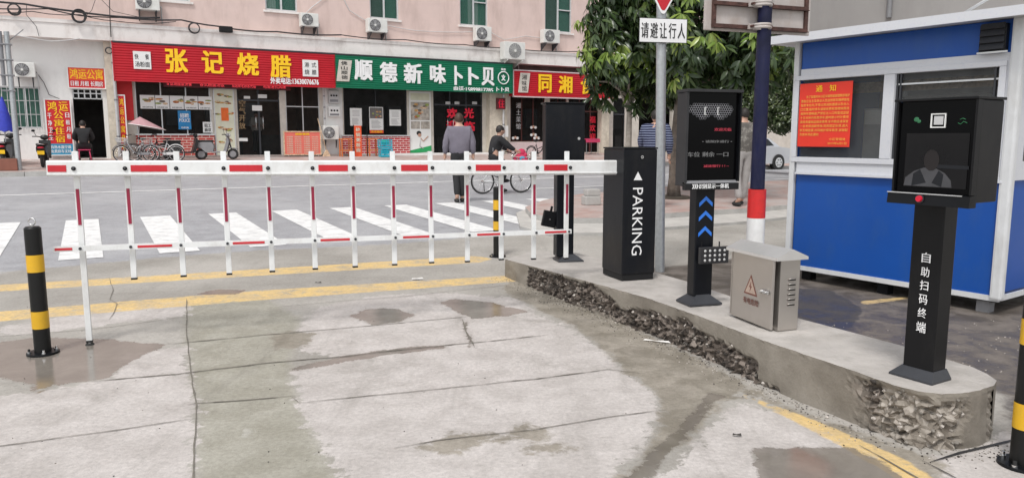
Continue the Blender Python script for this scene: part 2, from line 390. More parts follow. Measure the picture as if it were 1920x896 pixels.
    yl = mix((.62,.46,.24), (.74,.52,.21), mr(med, .35, .65)); ym = ma('MULTIPLY', mask('a_yel', .07, .012), mr(noise(9, 8, .75, 0, 14), .31, .52, .15, .95)); c = mix(c, yl, ym)
    c = mix(c, (.07,.06,.05), mr(grit, .60, .72, 0, .5)); c = mix(c, (.8,.78,.74), mr(noise(120, 3, .6, 0, 8), .70, .76, 0, .4))
    hsv = N.new('ShaderNodeMix'); hsv.data_type = 'RGBA'; hsv.blend_type = 'MULTIPLY'; hsv.inputs[0].default_value = 1
    L.new(c, hsv.inputs[6]); fr = N.new('ShaderNodeMapRange'); L.new(fin, fr.inputs[0]); fr.inputs[1].default_value = .3; fr.inputs[2].default_value = .7; fr.inputs[3].default_value = .80; fr.inputs[4].default_value = 1.14
    cc = N.new('ShaderNodeCombineColor'); [L.new(fr.outputs[0], cc.inputs[i]) for i in range(3)]; L.new(cc.outputs[0], hsv.inputs[7]); c = hsv.outputs[2]
    wm = mask('a_wet', .16, .012)
    wet = mix((.155,.135,.115), (.22,.195,.168), mr(med, .3, .7)); wfac = ma('MULTIPLY', wm, .85)
    wdk = mix(wet, (.05,.047,.05), mask('a_dark', .2, .05)); c = mix(c, wdk, wfac)
    L.new(c, b.inputs['Base Color'])
    rgh = mr(med, .3, .7, .62, .85); q = N.new('ShaderNodeMix'); q.data_type = 'FLOAT'; L.new(wm, q.inputs[0]); L.new(rgh, q.inputs[2]); q.inputs[3].default_value = .13
    q2 = N.new('ShaderNodeMix'); q2.data_type = 'FLOAT'; L.new(mask('a_dark', .2, .05), q2.inputs[0]); L.new(q.outputs[0], q2.inputs[2]); L.new(mr(med, .40, .60, .32, .7), q2.inputs[3])
    L.new(q2.outputs[0], b.inputs['Roughness'])
    bp = N.new('ShaderNodeBump'); bp.inputs['Distance'].default_value = .012
    L.new(ma('ADD', fin, ma('MULTIPLY', grit, .4)), bp.inputs['Height']); L.new(mr(wm, 0, 1, .35, .02), bp.inputs['Strength'])
    L.new(bp.outputs[0], b.inputs['Normal']); MATS['pavement'] = m; return m
me.materials.append(ground_material())

# joints and cracks in the slabs: thin ragged dark ribbons 4 mm above the slab
M('joint', (.17,.155,.13), .8, var=.3, scale=20)
def ribbon(mb, pix, wd, mat, dz=.005, jit=.5, wob=.006):
    P = [G(*p) for p in pix]; Q = []
    for a, b in zip(P, P[1:]):
        n = max(2, int((b-a).length/.05)); Q += [a.lerp(b, i/n) for i in range(n)]
    Q.append(P[-1]); vs = []
    for i, q in enumerate(Q):
        d = (Q[min(i+1, len(Q)-1)]-Q[max(0, i-1)]); d.z = 0; d.normalize(); nn = Vector((-d.y, d.x, 0))
        o = mnoise.noise(Vector((q.x*5, q.y*5, wd*50)))*wob; ww = wd*.25*(1+jit*mnoise.noise(Vector((q.x*14, q.y*14, 3)))*2)*(min(1, (i+.2)/3, (len(Q)-1-i+.2)/3))
        for s in (-1, 1):
            p = q+nn*(o+s*max(.0008, ww)); vs.append((p.x, p.y, g(p.x, p.y)+dz))
    mb.add(vs, [(2*i, 2*i+1, 2*i+3, 2*i+2) for i in range(len(Q)-1)], mat)
jb = MB()
for pix, wd in [([(-150,648),(0,631),(180,617),(352,594)], .012), ([(315,646),(500,628),(640,616),(867,595),(905,592)], .02), ([(169,716),(330,702),(500,681),(640,669),(760,655),(900,642),(1030,628)], .022),
                ([(352,760),(367,757),(470,750),(562,742)], .022), ([(562,756),(640,748),(760,736),(900,722),(1030,708),(1140,693),(1200,700)], .014), ([(-100,848),(0,837),(190,811),(367,785)], .014),
                ([(739,841),(820,826),(1000,806),(1140,783),(1240,769)], .014), ([(350,560),(350,630),(357,700),(369,760),(364,840),(360,940)], .014), ([(866,598),(874,622),(890,652)], .022),
                ([(500,578),(640,565),(760,556),(960,534)], .010), ([(205,520),(212,545),(207,562),(220,570),(212,590),(205,600)], .010), ([(562,757),(548,745)], .02), ([(0,560),(300,548),(560,530)], .006),
                ([(1610,835),(1720,896),(1790,940)], .022), ([(930,716),(1000,712),(1110,696)], .01)]: ribbon(jb, pix, wd, 'joint')
tag(jb.build('pavement_joints'), kind='structure')
# drain groove in the concrete pad
M('groove', (.035,.035,.038), .5); gb = MB(); ribbon(gb, [(1742,868),(1800,850),(1860,836),(1925,820)], .035, 'groove', .006, .2, 0)
ribbon(gb, [(1725,862),(1760,880),(1840,925)], .015, 'groove', .006, .4, .004); tag(gb.build('drain_groove'), kind='structure')

# road markings: sheets a few millimetres above the asphalt, cut fine enough to follow the slope
M('road_white', (.78,.78,.77), .65, var=.08, scale=5, dirt=((.36,.36,.36), .75, 6, 1), bump=.1)
def usheet(mb, u0, u1, n0, n1, mat, dz=.006, k0=0., st=.5, skew=0.):
    a = max(1, int(abs(u1-u0)/st)); b = max(1, int(abs(n1-n0)/st)); vs = []
    for i in range(a+1):
        for j in range(b+1):
            n = n0+(n1-n0)*j/b; x, y = xy(u0+(u1-u0)*i/a+skew*(j/b), n+k0); vs.append((x, y, g(x, y)+dz))
    mb.add(vs, [(i*(b+1)+j, (i+1)*(b+1)+j, (i+1)*(b+1)+j+1, i*(b+1)+j+1) for i in range(a) for j in range(b)], mat)
zb = MB()
us = [un(*G(px, py).xy) for px, py in [(20,455),(130,440),(280,440),(438,434),(595,425),(722,414)]]
step = .93
u1_ = un(*G(130, 440).xy)[0]
print('zebra', [round(q[0], 2) for q in us])
for k in range(-3, 9):
    u = -.37+k*1.02
    usheet(zb, u, u+.44, 9.55, 13.25 if k > -1 else 13.3, 'road_white')
tag(zb.build('crosswalk'), kind='structure')
lb = MB()
usheet(lb, -20, 60, 17.9, 18.05, 'road_white'); 
for k in range(12): usheet(lb, 9+k*4.2, 11.6+k*4.2, 15.2, 15.33, 'road_white')
usheet(lb, 12, 60, 20.8, 20.92, 'road_white')
tag(lb.build('lane_marking'), kind='structure')

# far footway: kerb, tiled walk rising to the shops
def tile_mat(name, c1, c2, mort, w_=.2, h_=.1):
    m = bpy.data.materials.new(name); m.use_nodes = True; N = m.node_tree.nodes; L = m.node_tree.links
    b = N['Principled BSDF']; b.inputs['Roughness'].default_value = .6; geo = N.new('ShaderNodeNewGeometry')
    mp = N.new('ShaderNodeMapping'); mp.inputs['Rotation'].default_value = (0, 0, -TH); L.new(geo.outputs['Position'], mp.inputs[0])
    t = N.new('ShaderNodeTexBrick'); t.inputs['Scale'].default_value = 1; t.inputs['Brick Width'].default_value = w_; t.inputs['Row Height'].default_value = h_; t.inputs['Mortar Size'].default_value = .008
    t.inputs['Color1'].default_value = (*c1, 1); t.inputs['Color2'].default_value = (*c2, 1); t.inputs['Mortar'].default_value = (*mort, 1); L.new(mp.outputs[0], t.inputs['Vector'])
    n = N.new('ShaderNodeTexNoise'); n.inputs['Scale'].default_value = 1.5; n.inputs['Detail'].default_value = 8; L.new(geo.outputs['Position'], n.inputs['Vector'])
    r = N.new('ShaderNodeMapRange'); r.inputs[1].default_value = .42; r.inputs[2].default_value = .62; r.inputs[4].default_value = .8; L.new(n.outputs[0], r.inputs[0])
    x = N.new('ShaderNodeMix'); x.data_type = 'RGBA'; x.inputs[7].default_value = (.46,.42,.40, 1); L.new(r.outputs[0], x.inputs[0]); L.new(t.outputs[0], x.inputs[6]); L.new(x.outputs[2], b.inputs['Base Color']); MATS[name] = m
tile_mat('footway_tile', (.40,.25,.22), (.50,.38,.34), (.36,.31,.29)); M('kerb_stone', (.42,.41,.39), .8, var=.12, scale=3, bump=.2, dirt=((.22,.2,.18), .5, 5, 1))
BZ = .80
def fw(u, n):
    x, y = xy(u, n); k0 = g(x, y)
    base = .0235*(23.5-5.2)*(1-.9*ss(18, 26, u))+.12
    return base+(BZ-.02-base)*ss(23.6, 27, n)*(1-.75*ss(20, 27, u))
sb = MB(); US = [-30+1.5*i for i in range(70)]; NS = [23.62, 24.5, 25.5, 26.4, 27.2, 28.5, 31]
sb.add([(*xy(u, n), fw(u, n)) for u in US for n in NS], [(i*7+j, (i+1)*7+j, (i+1)*7+j+1, i*7+j+1) for i in range(69) for j in range(6)], 'footway_tile')
tag(sb.build('pavement'), kind='structure')
kb = MB()
for i in range(69):
    u0, u1 = US[i], US[i+1]-.012
    q = []
    for u in (u0, u1):
        for n, dz in ((23.46, -.4), (23.62, -.4), (23.62, 0.006), (23.48, .004)): q.append((*xy(u, n), fw(u, 23.62)+dz))
    kb.add(q, [(0,1,2,3),(7,6,5,4),(0,3,7,4),(3,2,6,7),(1,5,6,2)], 'kerb_stone')
tag(kb.build('kerb'), kind='structure')

# near corner footway with two low steps, behind the island
def slab(name, pix, h, mat, side, bot=-.05, sub=1):
    P = [G(*p, 0) for p in pix]; n = len(P); mb = MB(); c = sum(P, Vector())/n
    T = [(p.x, p.y, g(p.x, p.y)+h) for p in P]; B_ = [(p.x, p.y, g(p.x, p.y)+bot) for p in P]
    mb.add(T, [tuple(range(n))], mat); mb.add(T+B_, [(i, n+i, n+(i+1) % n, (i+1) % n) for i in range(n)], side)
    o = mb.build(name); tag(o, kind='structure'); return o
M('step_concrete', (.50,.48,.45), .8, var=.12, scale=3, bump=.15, bscale=30, dirt=((.3,.28,.26), .5, 4, 1))
slab('footway_step', [(968,404),(1010,386),(1080,371),(1240,355),(1400,345),(1620,333),(1620,392),(1490,410),(1400,420),(1240,432),(1130,442),(1030,443),(975,430)], .045, 'step_concrete', 'kerb_stone')
slab('corner_footway', [(985,402),(1020,388),(1085,376),(1240,361),(1400,351),(1610,340),(1610,380),(1490,396),(1400,404),(1240,415),(1130,424),(1040,425),(995,415)], .13, 'footway_tile', 'kerb_stone')

# ================================================================ ISLAND
def ztop(x, y):
    return .27-.028*max(0, y-5.6)
def GI(px, py, dz=0.): return hitz(px, py, lambda x, y: ztop(x, y)+dz)
front = [(948,486),(1019,505),(1110,530),(1209,557),(1310,592),(1418,633),(1490,658),(1557,680),(1620,702),(1674,721)]
endf = [(1674,721),(1720,733),(1765,738),(1805,737),(1840,731),(1863,722)]
backp = [(1869,713),(1850,700),(1824,688),(1767,671),(1692,648),(1610,626),(1499,597),(1400,566),(1290,528),(1180,497),(1080,474),(1000,470)]
def dens(pix, st, f):
    P = [f(*p) for p in pix]; out = []
    for a, b in zip(P, P[1:]):
        n = max(1, int((b-a).length/st)); out += [a.lerp(b, i/n) for i in range(n)]
    out.append(P[-1]); return out
FT = dens(front, .02, GI); ET = dens(endf, .02, GI)[1:]; BT = dens(backp, .06, GI)
fe = FT+ET
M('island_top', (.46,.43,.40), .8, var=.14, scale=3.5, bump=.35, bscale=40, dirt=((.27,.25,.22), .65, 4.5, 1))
def island_side_mat():
    m = bpy.data.materials.new('island_side'); m.use_nodes = True; N = m.node_tree.nodes; L = m.node_tree.links; b = N['Principled BSDF']; b.inputs['Roughness'].default_value = .85
    geo = N.new('ShaderNodeNewGeometry'); a = N.new('ShaderNodeAttribute'); a.attribute_name = 'rub'
    def ns(sc, d=6):
        n = N.new('ShaderNodeTexNoise'); n.inputs['Scale'].default_value = sc; n.inputs['Detail'].default_value = d; n.inputs['Roughness'].default_value = .65; L.new(geo.outputs['Position'], n.inputs['Vector']); return n.outputs[0]
    def ramp(x, stops):
        r = N.new('ShaderNodeValToRGB'); L.new(x, r.inputs[0]); e = r.color_ramp.elements
        while len(e) < len(stops): e.new(.5)
        for i, (p, c) in enumerate(stops): e[i].position = p; e[i].color = (*c, 1)
        return r.outputs[0]
    vo = N.new('ShaderNodeTexVoronoi'); vo.inputs['Scale'].default_value = 34; L.new(geo.outputs['Position'], vo.inputs['Vector'])
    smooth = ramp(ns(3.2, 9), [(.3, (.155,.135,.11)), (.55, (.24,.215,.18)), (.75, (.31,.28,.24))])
    rub0 = ramp(vo.outputs['Color'], [(.15, (.028,.022,.018)), (.55, (.10,.08,.065)), (.9, (.26,.22,.19))]); rub1 = ramp(vo.outputs['Color'], [(.1, (.14,.118,.095)), (.5, (.25,.22,.185)), (.9, (.42,.38,.335))])
    ae = N.new('ShaderNodeAttribute'); ae.attribute_name = 'ende'; xr = N.new('ShaderNodeMix'); xr.data_type = 'RGBA'; L.new(ae.outputs['Fac'], xr.inputs[0]); L.new(rub0, xr.inputs[6]); L.new(rub1, xr.inputs[7]); rub = xr.outputs[2]
    x = N.new('ShaderNodeMix'); x.data_type = 'RGBA'; L.new(a.outputs['Fac'], x.inputs[0]); L.new(smooth, x.inputs[6]); L.new(rub, x.inputs[7]); L.new(x.outputs[2], b.inputs['Base Color'])
    bp = N.new('ShaderNodeBump'); bp.inputs['Distance'].default_value = .01; bp.inputs['Strength'].default_value = .5; L.new(ns(60), bp.inputs['Height']); L.new(bp.outputs[0], b.inputs['Normal']); MATS['island_side'] = m
island_side_mat()
# centre line used to know what is "outward"
vs = []; fs = []; rubv = []; K = 16; nF = len(fe)
arc = [0]
for a, b in zip(fe, fe[1:]): arc.append(arc[-1]+(b-a).length)
LF = arc[len(FT)-1]
def pxs(p):                        # share of the way along the long front edge
    return p/LF
def rubble(s, t, p):               # s arc length, t 0 top .. 1 bottom
    f = s/LF; nz = .12*mnoise.noise(Vector((s*6, t*2, 1)))
    r = 0.
    if s <= LF:
        if .11 < f+nz*.1 < .48: r = max(r, ss(.02+nz, .14+nz, t-.0-max(0, (f-.36))*4.5)*(1-ss(.75, .98, t-.0) if f > .30 else 1))
        if .44 < f < .80: e = .55-.45*math.sin((f-.44)/.36*math.pi)**.6*(.75); r = max(r, ss(e+nz, e+.12+nz, t)*(1 if f < .80 else 0))
        if f > .94: r = max(r, ss(.04, .2, t+nz)*ss(.945, .985, f+nz*.18))
        if .80 <= f < .84: r = max(r, ss(.8, .95, t))
    else:
        q = (s-LF)/(arc[-1]-LF)
        if q < .72: r = ss(.02, .16, t+nz*.8)*(1-ss(.5, .68, q+nz*.9))
        if q > .9: r = .3*ss(.05, .15, t)
    return r
for i, p in enumerate(fe):
    d = fe[min(i+1, nF-1)]-fe[max(i-1, 0)]; d.z = 0; d.normalize(); nn = Vector((d.y, -d.x, 0))
    if nn.dot(Vector((0, -1, 0))) < 0 and i < len(FT): nn = -nn
    gz = g(p.x, p.y)-.02
    for j in range(K+1):
        t = j/K; r = rubble(arc[i], t, p)
        dep = 0.
        if r > 0: dep = r*(-.045+.075*abs(mnoise.noise(Vector((p.x*24, p.y*24, t*8))))+.035*mnoise.noise(Vector((p.x*60, p.y*60, t*18)))+.03*t)
        dep += .006*mnoise.noise(Vector((p.x*9, p.y*9, t*3)))+.012*t*(1-r)
        if j == 0: dep = .009*mnoise.noise(Vector((p.x*22, p.y*22, 0)))-.02*max(0, mnoise.noise(Vector((p.x*7, p.y*7, 4)))-.25)
        z = p.z+(gz-p.z)*t
        q = p+nn*dep; vs.append((q.x, q.y, z)); rubv.append(r)
fs = [(i*(K+1)+j, i*(K+1)+j+1, (i+1)*(K+1)+j+1, (i+1)*(K+1)+j) for i in range(nF-1) for j in range(K)]
nside = len(fs)
rim = [i*(K+1) for i in range(nF)]; b0 = len(vs); vs += [tuple(p) for p in BT]; rubv += [0]*len(BT)
fs.append(tuple(rim+list(range(b0, b0+len(BT)))))
b1 = len(vs); vs += [(p.x, p.y, g(p.x, p.y)-.02) for p in BT]; rubv += [0]*len(BT)
fs += [(b0+i, b1+i, b1+i+1, b0+i+1) for i in range(len(BT)-1)]
fs.append((rim[-1], rim[-1]+K, b1, b0)); fs.append((b0+len(BT)-1, b1+len(BT)-1, K, 0))
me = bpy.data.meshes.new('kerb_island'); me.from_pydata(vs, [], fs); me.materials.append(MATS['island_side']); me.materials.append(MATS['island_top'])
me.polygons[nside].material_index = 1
a_ = me.attributes.new('ende', 'FLOAT', 'POINT'); a_.data.foreach_set('value', [1. if (i//(K+1)) >= len(FT)-4 and i < nF*(K+1) else 0. for i in range(len(vs))])
a_ = me.attributes.new('rub', 'FLOAT', 'POINT'); a_.data.foreach_set('value', rubv)
for p_ in me.polygons: p_.use_smooth = False
isl = bpy.data.objects.new('traffic_island', me); C.objects.link(isl); tag(isl, kind='structure')

# rubble and gravel lying along the foot of the island
M('stone_grey', (.22,.20,.175), .85, var=.45, scale=8); M('stone_pale', (.48,.44,.40), .85, var=.3, scale=8); M('stone_dark', (.045,.038,.033), .85, var=.4, scale=8)
pb = MB(); rnd = random.Random(3)
def pebble(mb, c, r, mat):
    vs_ = []
    for v in ((1,0,0),(-1,0,0),(0,1,0),(0,-1,0),(0,0,1),(0,0,-1),(.6,.6,.5),(-.6,.6,.4),(.6,-.6,.4),(-.6,-.6,.5)): vs_.append(Vector(v)*r*rnd.uniform(.6, 1.2))
    bm = bmesh.new(); [bm.verts.new(v) for v in vs_]; bmesh.ops.convex_hull(bm, input=bm.verts[:]); bm.verts.index_update()
    mb.add([v.co*1+Vector(c) for v in bm.verts], [[v.index for v in f.verts] for f in bm.faces], mat); bm.free()
for i in range(1000):
    k = rnd.random()**.8; s = k*(nF-1); i0 = int(s); p = fe[i0]; d = fe[min(i0+1, nF-1)]-fe[max(i0-1, 0)]; d.z = 0; d.normalize(); nn = Vector((d.y, -d.x, 0))
    if nn.dot(Vector((0, -1, 0))) < 0 and i0 < len(FT): nn = -nn
    o = .02+abs(rnd.gauss(0, .09)); q = p+nn*o; r = rnd.uniform(.002, .006)*(2. if rnd.random() < .06 and o < .15 else 1)
    pebble(pb, (q.x, q.y, g(q.x, q.y)+r*.3), r, rnd.choice(['stone_grey', 'stone_grey', 'stone_dark', 'stone_pale']))
for i in range(700):              # broken aggregate stuck in the crumbled faces
    i0 = rnd.randrange(nF); t = rnd.random()
    r0 = rubble(arc[i0], t, None)
    if r0 < .6: continue
    e_ = i0 >= len(FT)-4
    v = Vector(vs[i0*(K+1)+int(t*K)]); r = rnd.uniform(.006, .016)
    pebble(pb, v, r, rnd.choice(['stone_grey', 'stone_grey', 'stone_pale'] if e_ else ['stone_grey', 'stone_dark', 'stone_dark', 'stone_dark', 'stone_pale']))
for i in range(110):
    px, py = rnd.uniform(1500, 1920), rnd.uniform(600, 700); q = G(px, py)
    pebble(pb, (q.x, q.y, q.z+.002), rnd.uniform(.003, .007), 'stone_pale')
for i in range(60):
    px, py = rnd.uniform(0, 1400), rnd.uniform(560, 896)
    q = G(px, py); pebble(pb, (q.x, q.y, q.z+.001), rnd.uniform(.002, .005), rnd.choice(['stone_dark', 'stone_grey', 'stone_dark']))
tag(pb.build('gravel'), 'loose gravel and broken concrete chips along the foot of the island', 'gravel', kind='stuff')
# ================================================================ THE SHOP ROW  (local x along the facade, -y towards the street)
BF = Frame((-12.69, 24, 0), TH)
def bs(px, off=0., py=200): return BF.hit(px, py, off)[0]
def bz(px, py, off=0.): return BF.hit(px, py, off)[1]
def brect(x0, y0, x1, y1, off=0.):          # pixel rectangle -> s0, s1, z0, z1 on the plane y = off
    a, t0 = BF.hit(x0, y0, off); b, t1 = BF.hit(x1, y1, off)
    _, t2 = BF.hit(x0, y1, off); _, t3 = BF.hit(x1, y0, off)
    return a, b, (t1+t2)/2, (t0+t3)/2
def bpl(x, off, z): return BF.W(x, off, z)
ROWS = -9.0; ROWE = 34.0; ZC0, ZC1 = 4.42, 4.95       # row ends, white band
bld = thing('apartment_building', 'long pink plastered apartment block with shops along its ground floor', 'building', tuple(BF.o), TH)
win_px = [(497,-95,558,21), (693,-85,748,36), (862,-75,915,49), (1022,-60,1072,61)]
WIN = [brect(a, 0, c, d, 0.) for a, b, c, d in win_px]
WIN = [(a, b, c, c+1.75) for a, b, c, d in WIN]
WIN += [(-6.6, -5.1, WIN[0][2], WIN[0][2]+1.75), (1.4, 2.5, WIN[0][2]+.05, WIN[0][2]+1.8)]
ZW = WIN[0][2]
WIN2 = [(a, b, c+3.1, d+3.1) for a, b, c, d in WIN]+[(a, b, c+6.2, d+6.2) for a, b, c, d in WIN]
m = MB(); wall_holes(m, ROWS, ROWE, ZC1, 14.5, 0, .25, WIN+WIN2, 'pink_wall')
m.quad((ROWE,0,ZC1),(ROWE,10,ZC1),(ROWE,10,14.5),(ROWE,0,14.5), 'pink_wall'); m.quad((ROWS,10,ZC1),(ROWS,0,ZC1),(ROWS,0,14.5),(ROWS,10,14.5), 'pink_wall')
m.quad((ROWE,10,0),(ROWS,10,0),(ROWS,10,14.5),(ROWE,10,14.5), 'pink_wall'); m.build('wall', bld)
m = MB(); m.box(ROWS-.2, ROWE+.2, -.3, 10.2, 14.5, 14.9, 'pink_wall'); m.build('roof', bld)
m = MB(); m.box(ROWS-.02, ROWE+.05, -.30, .55, ZC0, ZC1, 'band_white'); m.box(ROWS, ROWE, -.33, -.28, ZC1-.09, ZC1+.02, 'band_white'); m.build('cornice', bld)
M('win_dark', (.03,.035,.04), .2); glass('win_glass', (.25,.45,.38), .12)
for i, (a, b, c, d) in enumerate(WIN+WIN2):
    m = MB(); f = .05
    for x0, x1, z0, z1 in ((a-.02, a+f, c, d), (b-f, b+.02, c, d), (a, b, c-.02, c+f), (a, b, d-f, d+.02), ((a+b)/2-.03, (a+b)/2+.03, c, d), ((a+b)/2-.0, b, c+.9, c+.94)): m.box(x0, x1, .05+.004*(x0 > a), .14, z0, z1, 'alu')
    w_ = m.build('window', bld)
    q = MB(); q.quad((a,.11,c),(b,.11,c),(b,.11,d),(a,.11,d), 'win_glass'); q.build('pane', w_)
    q = MB()
    half = i in (1, 3); x0 = (a+b)/2 if half else a; n = 14
    for k in range(n):
        xa = x0+(b-x0)*k/n; xb = x0+(b-x0)*(k+1)/n; xm = (xa+xb)/2
        q.add([(xa,.2,c),(xm,.23,c),(xb,.2,c),(xa,.2,d),(xm,.23,d),(xb,.2,d)], [(0,1,4,3),(1,2,5,4)], 'curtain_green' if (i+k//5) % 3 or half else 'paper_white', True)
    q.build('curtain', w_)
    q = MB(); q.box(a-.08, b+.08, -.06, .1, c-.08, c-.012, 'band_white'); q.build('sill', w_)
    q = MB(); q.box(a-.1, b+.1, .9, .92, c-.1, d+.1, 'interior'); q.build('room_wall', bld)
# ground-floor front at y = FO (a recess under the band)
FO = .25
def fr(x0, y0, x1, y1): return brect(x0, y0, x1, y1, FO)
openings = []
door0 = fr(135, 167, 200, 290); door0 = (door0[0], door0[1], BZ, door0[3])
win0 = fr(-40, 163, 80, 240)
s1win = fr(252, 166, 398, 254); s1door = fr(443, 160, 528, 290); s1door = (s1door[0], s1door[1], BZ, 3.45)
s1w2 = fr(534, 165, 601, 250)
s2win = fr(643, 166, 764, 256); s2door = fr(812, 168, 905, 290); s2door = (s2door[0], s2door[1], BZ, 3.45)
s3win = fr(957, 184, 1021, 266); s3win = (s3win[0], s3win[1], s3win[2], 3.3)
s3door = (bs(1066, FO), bs(1128, FO), BZ, 3.3); s3w3 = (bs(1031, FO), bs(1062, FO), 1.5, 3.3)
s4door = (bs(1150, FO), bs(1172, FO), BZ, 3.2)
extra = [(21.4, 23.4, BZ, 3.2)]
s1win = (s1win[0], s1win[1], s1win[2], 3.45); s1w2 = (s1w2[0], s1w2[1], s1w2[2], 3.45); s2win = (s2win[0], s2win[1], s2win[2], 3.45)
OPS = [door0, win0, s1win, s1door, s1w2, s2win, s2door, s3win, s3w3, s3door, s4door]+extra
m = MB(); s_a = bs(215, FO)
wall_holes(m, ROWS, s_a, .2, ZC0+.02, FO, FO+.2, [door0, win0], 'white_wall'); m.build('ground_floor_wall', bld)
M('cream_wall', (.60,.56,.50), .8, var=.1, dirt=((.4,.36,.3), .5, 3, .5)); M('dark_front', (.10,.085,.08), .6, var=.3, scale=3)
m = MB(); wall_holes(m, s_a, ROWE, .2, ZC0+.02, FO, FO+.2, OPS[2:], 'cream_wall')
m.box(s_a+.02, ROWE-.05, FO-.04, FO-.005, 3.46, ZC0, 'dark_front'); m.build('ground_floor_wall', bld)
M('floor_tile', (.30,.26,.24), .4, var=.15)
m = MB(); m.quad((ROWS,.3,BZ+.004),(ROWE,.3,BZ+.004),(ROWE,9,BZ+.004),(ROWS,9,BZ+.004), 'floor_tile'); m.build('floor', bld)
# rooms behind the openings
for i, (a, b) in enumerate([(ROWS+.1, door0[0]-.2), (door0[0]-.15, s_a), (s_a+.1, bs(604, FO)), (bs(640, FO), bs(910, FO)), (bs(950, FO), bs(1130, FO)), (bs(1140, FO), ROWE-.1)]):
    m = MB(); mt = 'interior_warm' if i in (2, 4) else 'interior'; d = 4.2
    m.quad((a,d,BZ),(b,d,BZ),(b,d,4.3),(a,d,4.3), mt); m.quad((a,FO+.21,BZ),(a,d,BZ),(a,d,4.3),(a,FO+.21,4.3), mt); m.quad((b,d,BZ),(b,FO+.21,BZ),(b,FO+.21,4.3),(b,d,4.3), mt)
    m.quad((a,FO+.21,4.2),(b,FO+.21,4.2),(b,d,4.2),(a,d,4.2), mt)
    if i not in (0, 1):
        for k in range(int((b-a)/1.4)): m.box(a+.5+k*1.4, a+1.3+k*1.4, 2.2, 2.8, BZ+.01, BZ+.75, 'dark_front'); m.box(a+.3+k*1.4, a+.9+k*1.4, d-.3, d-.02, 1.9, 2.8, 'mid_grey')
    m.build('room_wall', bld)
# low tiled walls, doors, glass
def lowwall(x0, x1, ztop_, mt):
    m = MB(); m.box(x0, x1, FO-.12, FO-.006, BZ-.1, ztop_, mt); m.box(x0-.02, x1+.02, FO-.15, FO+.1, ztop_, ztop_+.05, 'alu'); m.build('low_tiled_wall', bld)
lowwall(s1win[0]-.05, s1win[1]+.05, s1win[2], 'brick_orange'); lowwall(s2win[0]-.1, s2win[1]+.05, s2win[2], 'brick_red')
M('panel_white_red', (.62,.5,.5), .6, var=.1); m = MB(); m.box(s3win[0]-.2, s3w3[1]+.1, FO-.1, FO-.006, BZ-.1, s3win[2]-.02, 'panel_white_red'); m.build('low_tiled_wall', bld)
m = MB(); m.box(s1win[0]-.7, s1door[1]+2.6, -.25, FO-.13, BZ-.15, BZ+.05, 'floor_tile'); m.build('door_step', bld)
m = MB(); m.box(s2win[0]-.4, s2door[1]+.4, -.2, FO-.13, BZ-.15, BZ+.05, 'white_wall'); m.build('door_step', bld)
def shopwin(op, nd, frame='alu', mat='shop_glass', nh=0, bars=False):
    a, b, c, d = op; m = MB(); f = .035
    for x0, x1, z0, z1 in [(a, a+f, c, d), (b-f, b, c, d), (a, b, c, c+f), (a, b, d-f, d)]+[(a+(b-a)*k/nd-f/2, a+(b-a)*k/nd+f/2, c, d) for k in range(1, nd)]+[(a, b, c+(d-c)*k/(nh+1), c+(d-c)*k/(nh+1)+f) for k in range(1, nh+1)]:
        m.box(x0, x1, FO+.03+.002*(z0 > c), FO+.09, z0, z1, frame)
    if bars:
        n = int((b-a)/.13)
        for k in range(n+1): m.box(a+(b-a)*k/n-.008, a+(b-a)*k/n+.008, FO-.06, FO-.045, c-.05, d+.02, 'light_grey')
        for z in (c, (c*2+d)/3, (c+2*d)/3, d): m.box(a, b, FO-.065, FO-.055, z-.01, z+.01, 'light_grey')
    w_ = m.build('window', bld); q = MB(); q.quad((a,FO+.06,c),(b,FO+.06,c),(b,FO+.06,d),(a,FO+.06,d), mat); q.build('pane', w_); return w_
M('curtain_pale', (.22,.40,.33), .8, var=.2, scale=4)
shopwin(win0, 4, bars=True, mat='win_glass'); m = MB(); m.box(win0[0], win0[1], FO+.15, FO+.17, win0[2], win0[3], 'curtain_pale'); m.build('curtain', bld)
shopwin(s1win, 3); shopwin(s1w2, 2, nh=1); shopwin(s2win, 2, frame='dark_grey'); M('wood_dark', (.10,.025,.02), .5); shopwin(s3win, 3, frame='wood_dark'); shopwin(s3w3, 2, frame='wood_dark')
shopwin((door0[0], door0[1], door0[3]-.32, door0[3]), 5, nh=1)
def gdoor(op, split=2, frame='dark_grey', handles=True):
    a, b, c, d = op
    m = MB(); wv = (b-a)/split; td = d-.75
    for k in range(split+1): x = a+wv*k; m.box(max(a, x-.03), min(b, x+.03), FO+.03, FO+.09, c, d, frame)
    m.box(a, b, FO+.028, FO+.092, td, td+.06, frame); m.box(a, b, FO+.028, FO+.092, d-.04, d, frame); w_ = m.build('door', bld)
    q = MB(); q.quad((a,FO+.06,c+.02),(b,FO+.06,c+.02),(b,FO+.06,d),(a,FO+.06,d), 'shop_glass'); q.build('pane', w_)
    if handles:
        q = MB()
        for s in (-.12, .12): x = a+wv*(split//2)+s; q.tube([(x,FO+.03,c+.95),(x,FO-.03,c+.95),(x,FO-.03,c+1.4),(x,FO+.03,c+1.4)], .014, 'chrome', 6)
        q.build('handle', w_)
    return w_
gdoor(s1door, 2); gdoor(s2door, 3); gdoor(s3door, 3, 'wood_dark'); gdoor(s4door, 1, handles=False)
# door closers and small white notices on the glass
for px, py, w_, h_ in [(463,183,12,5),(492,181,17,7),(527,185,8,5),(482,203,19,10),(456,262,17,6)]:
    r = brect(px-w_/2, py-h_/2, px+w_/2, py+h_/2, FO+.02); m = MB(); m.box(r[0], r[1], FO+.01, FO+.025, r[2], r[3], 'paper_white'); m.build('door_notice', bld)
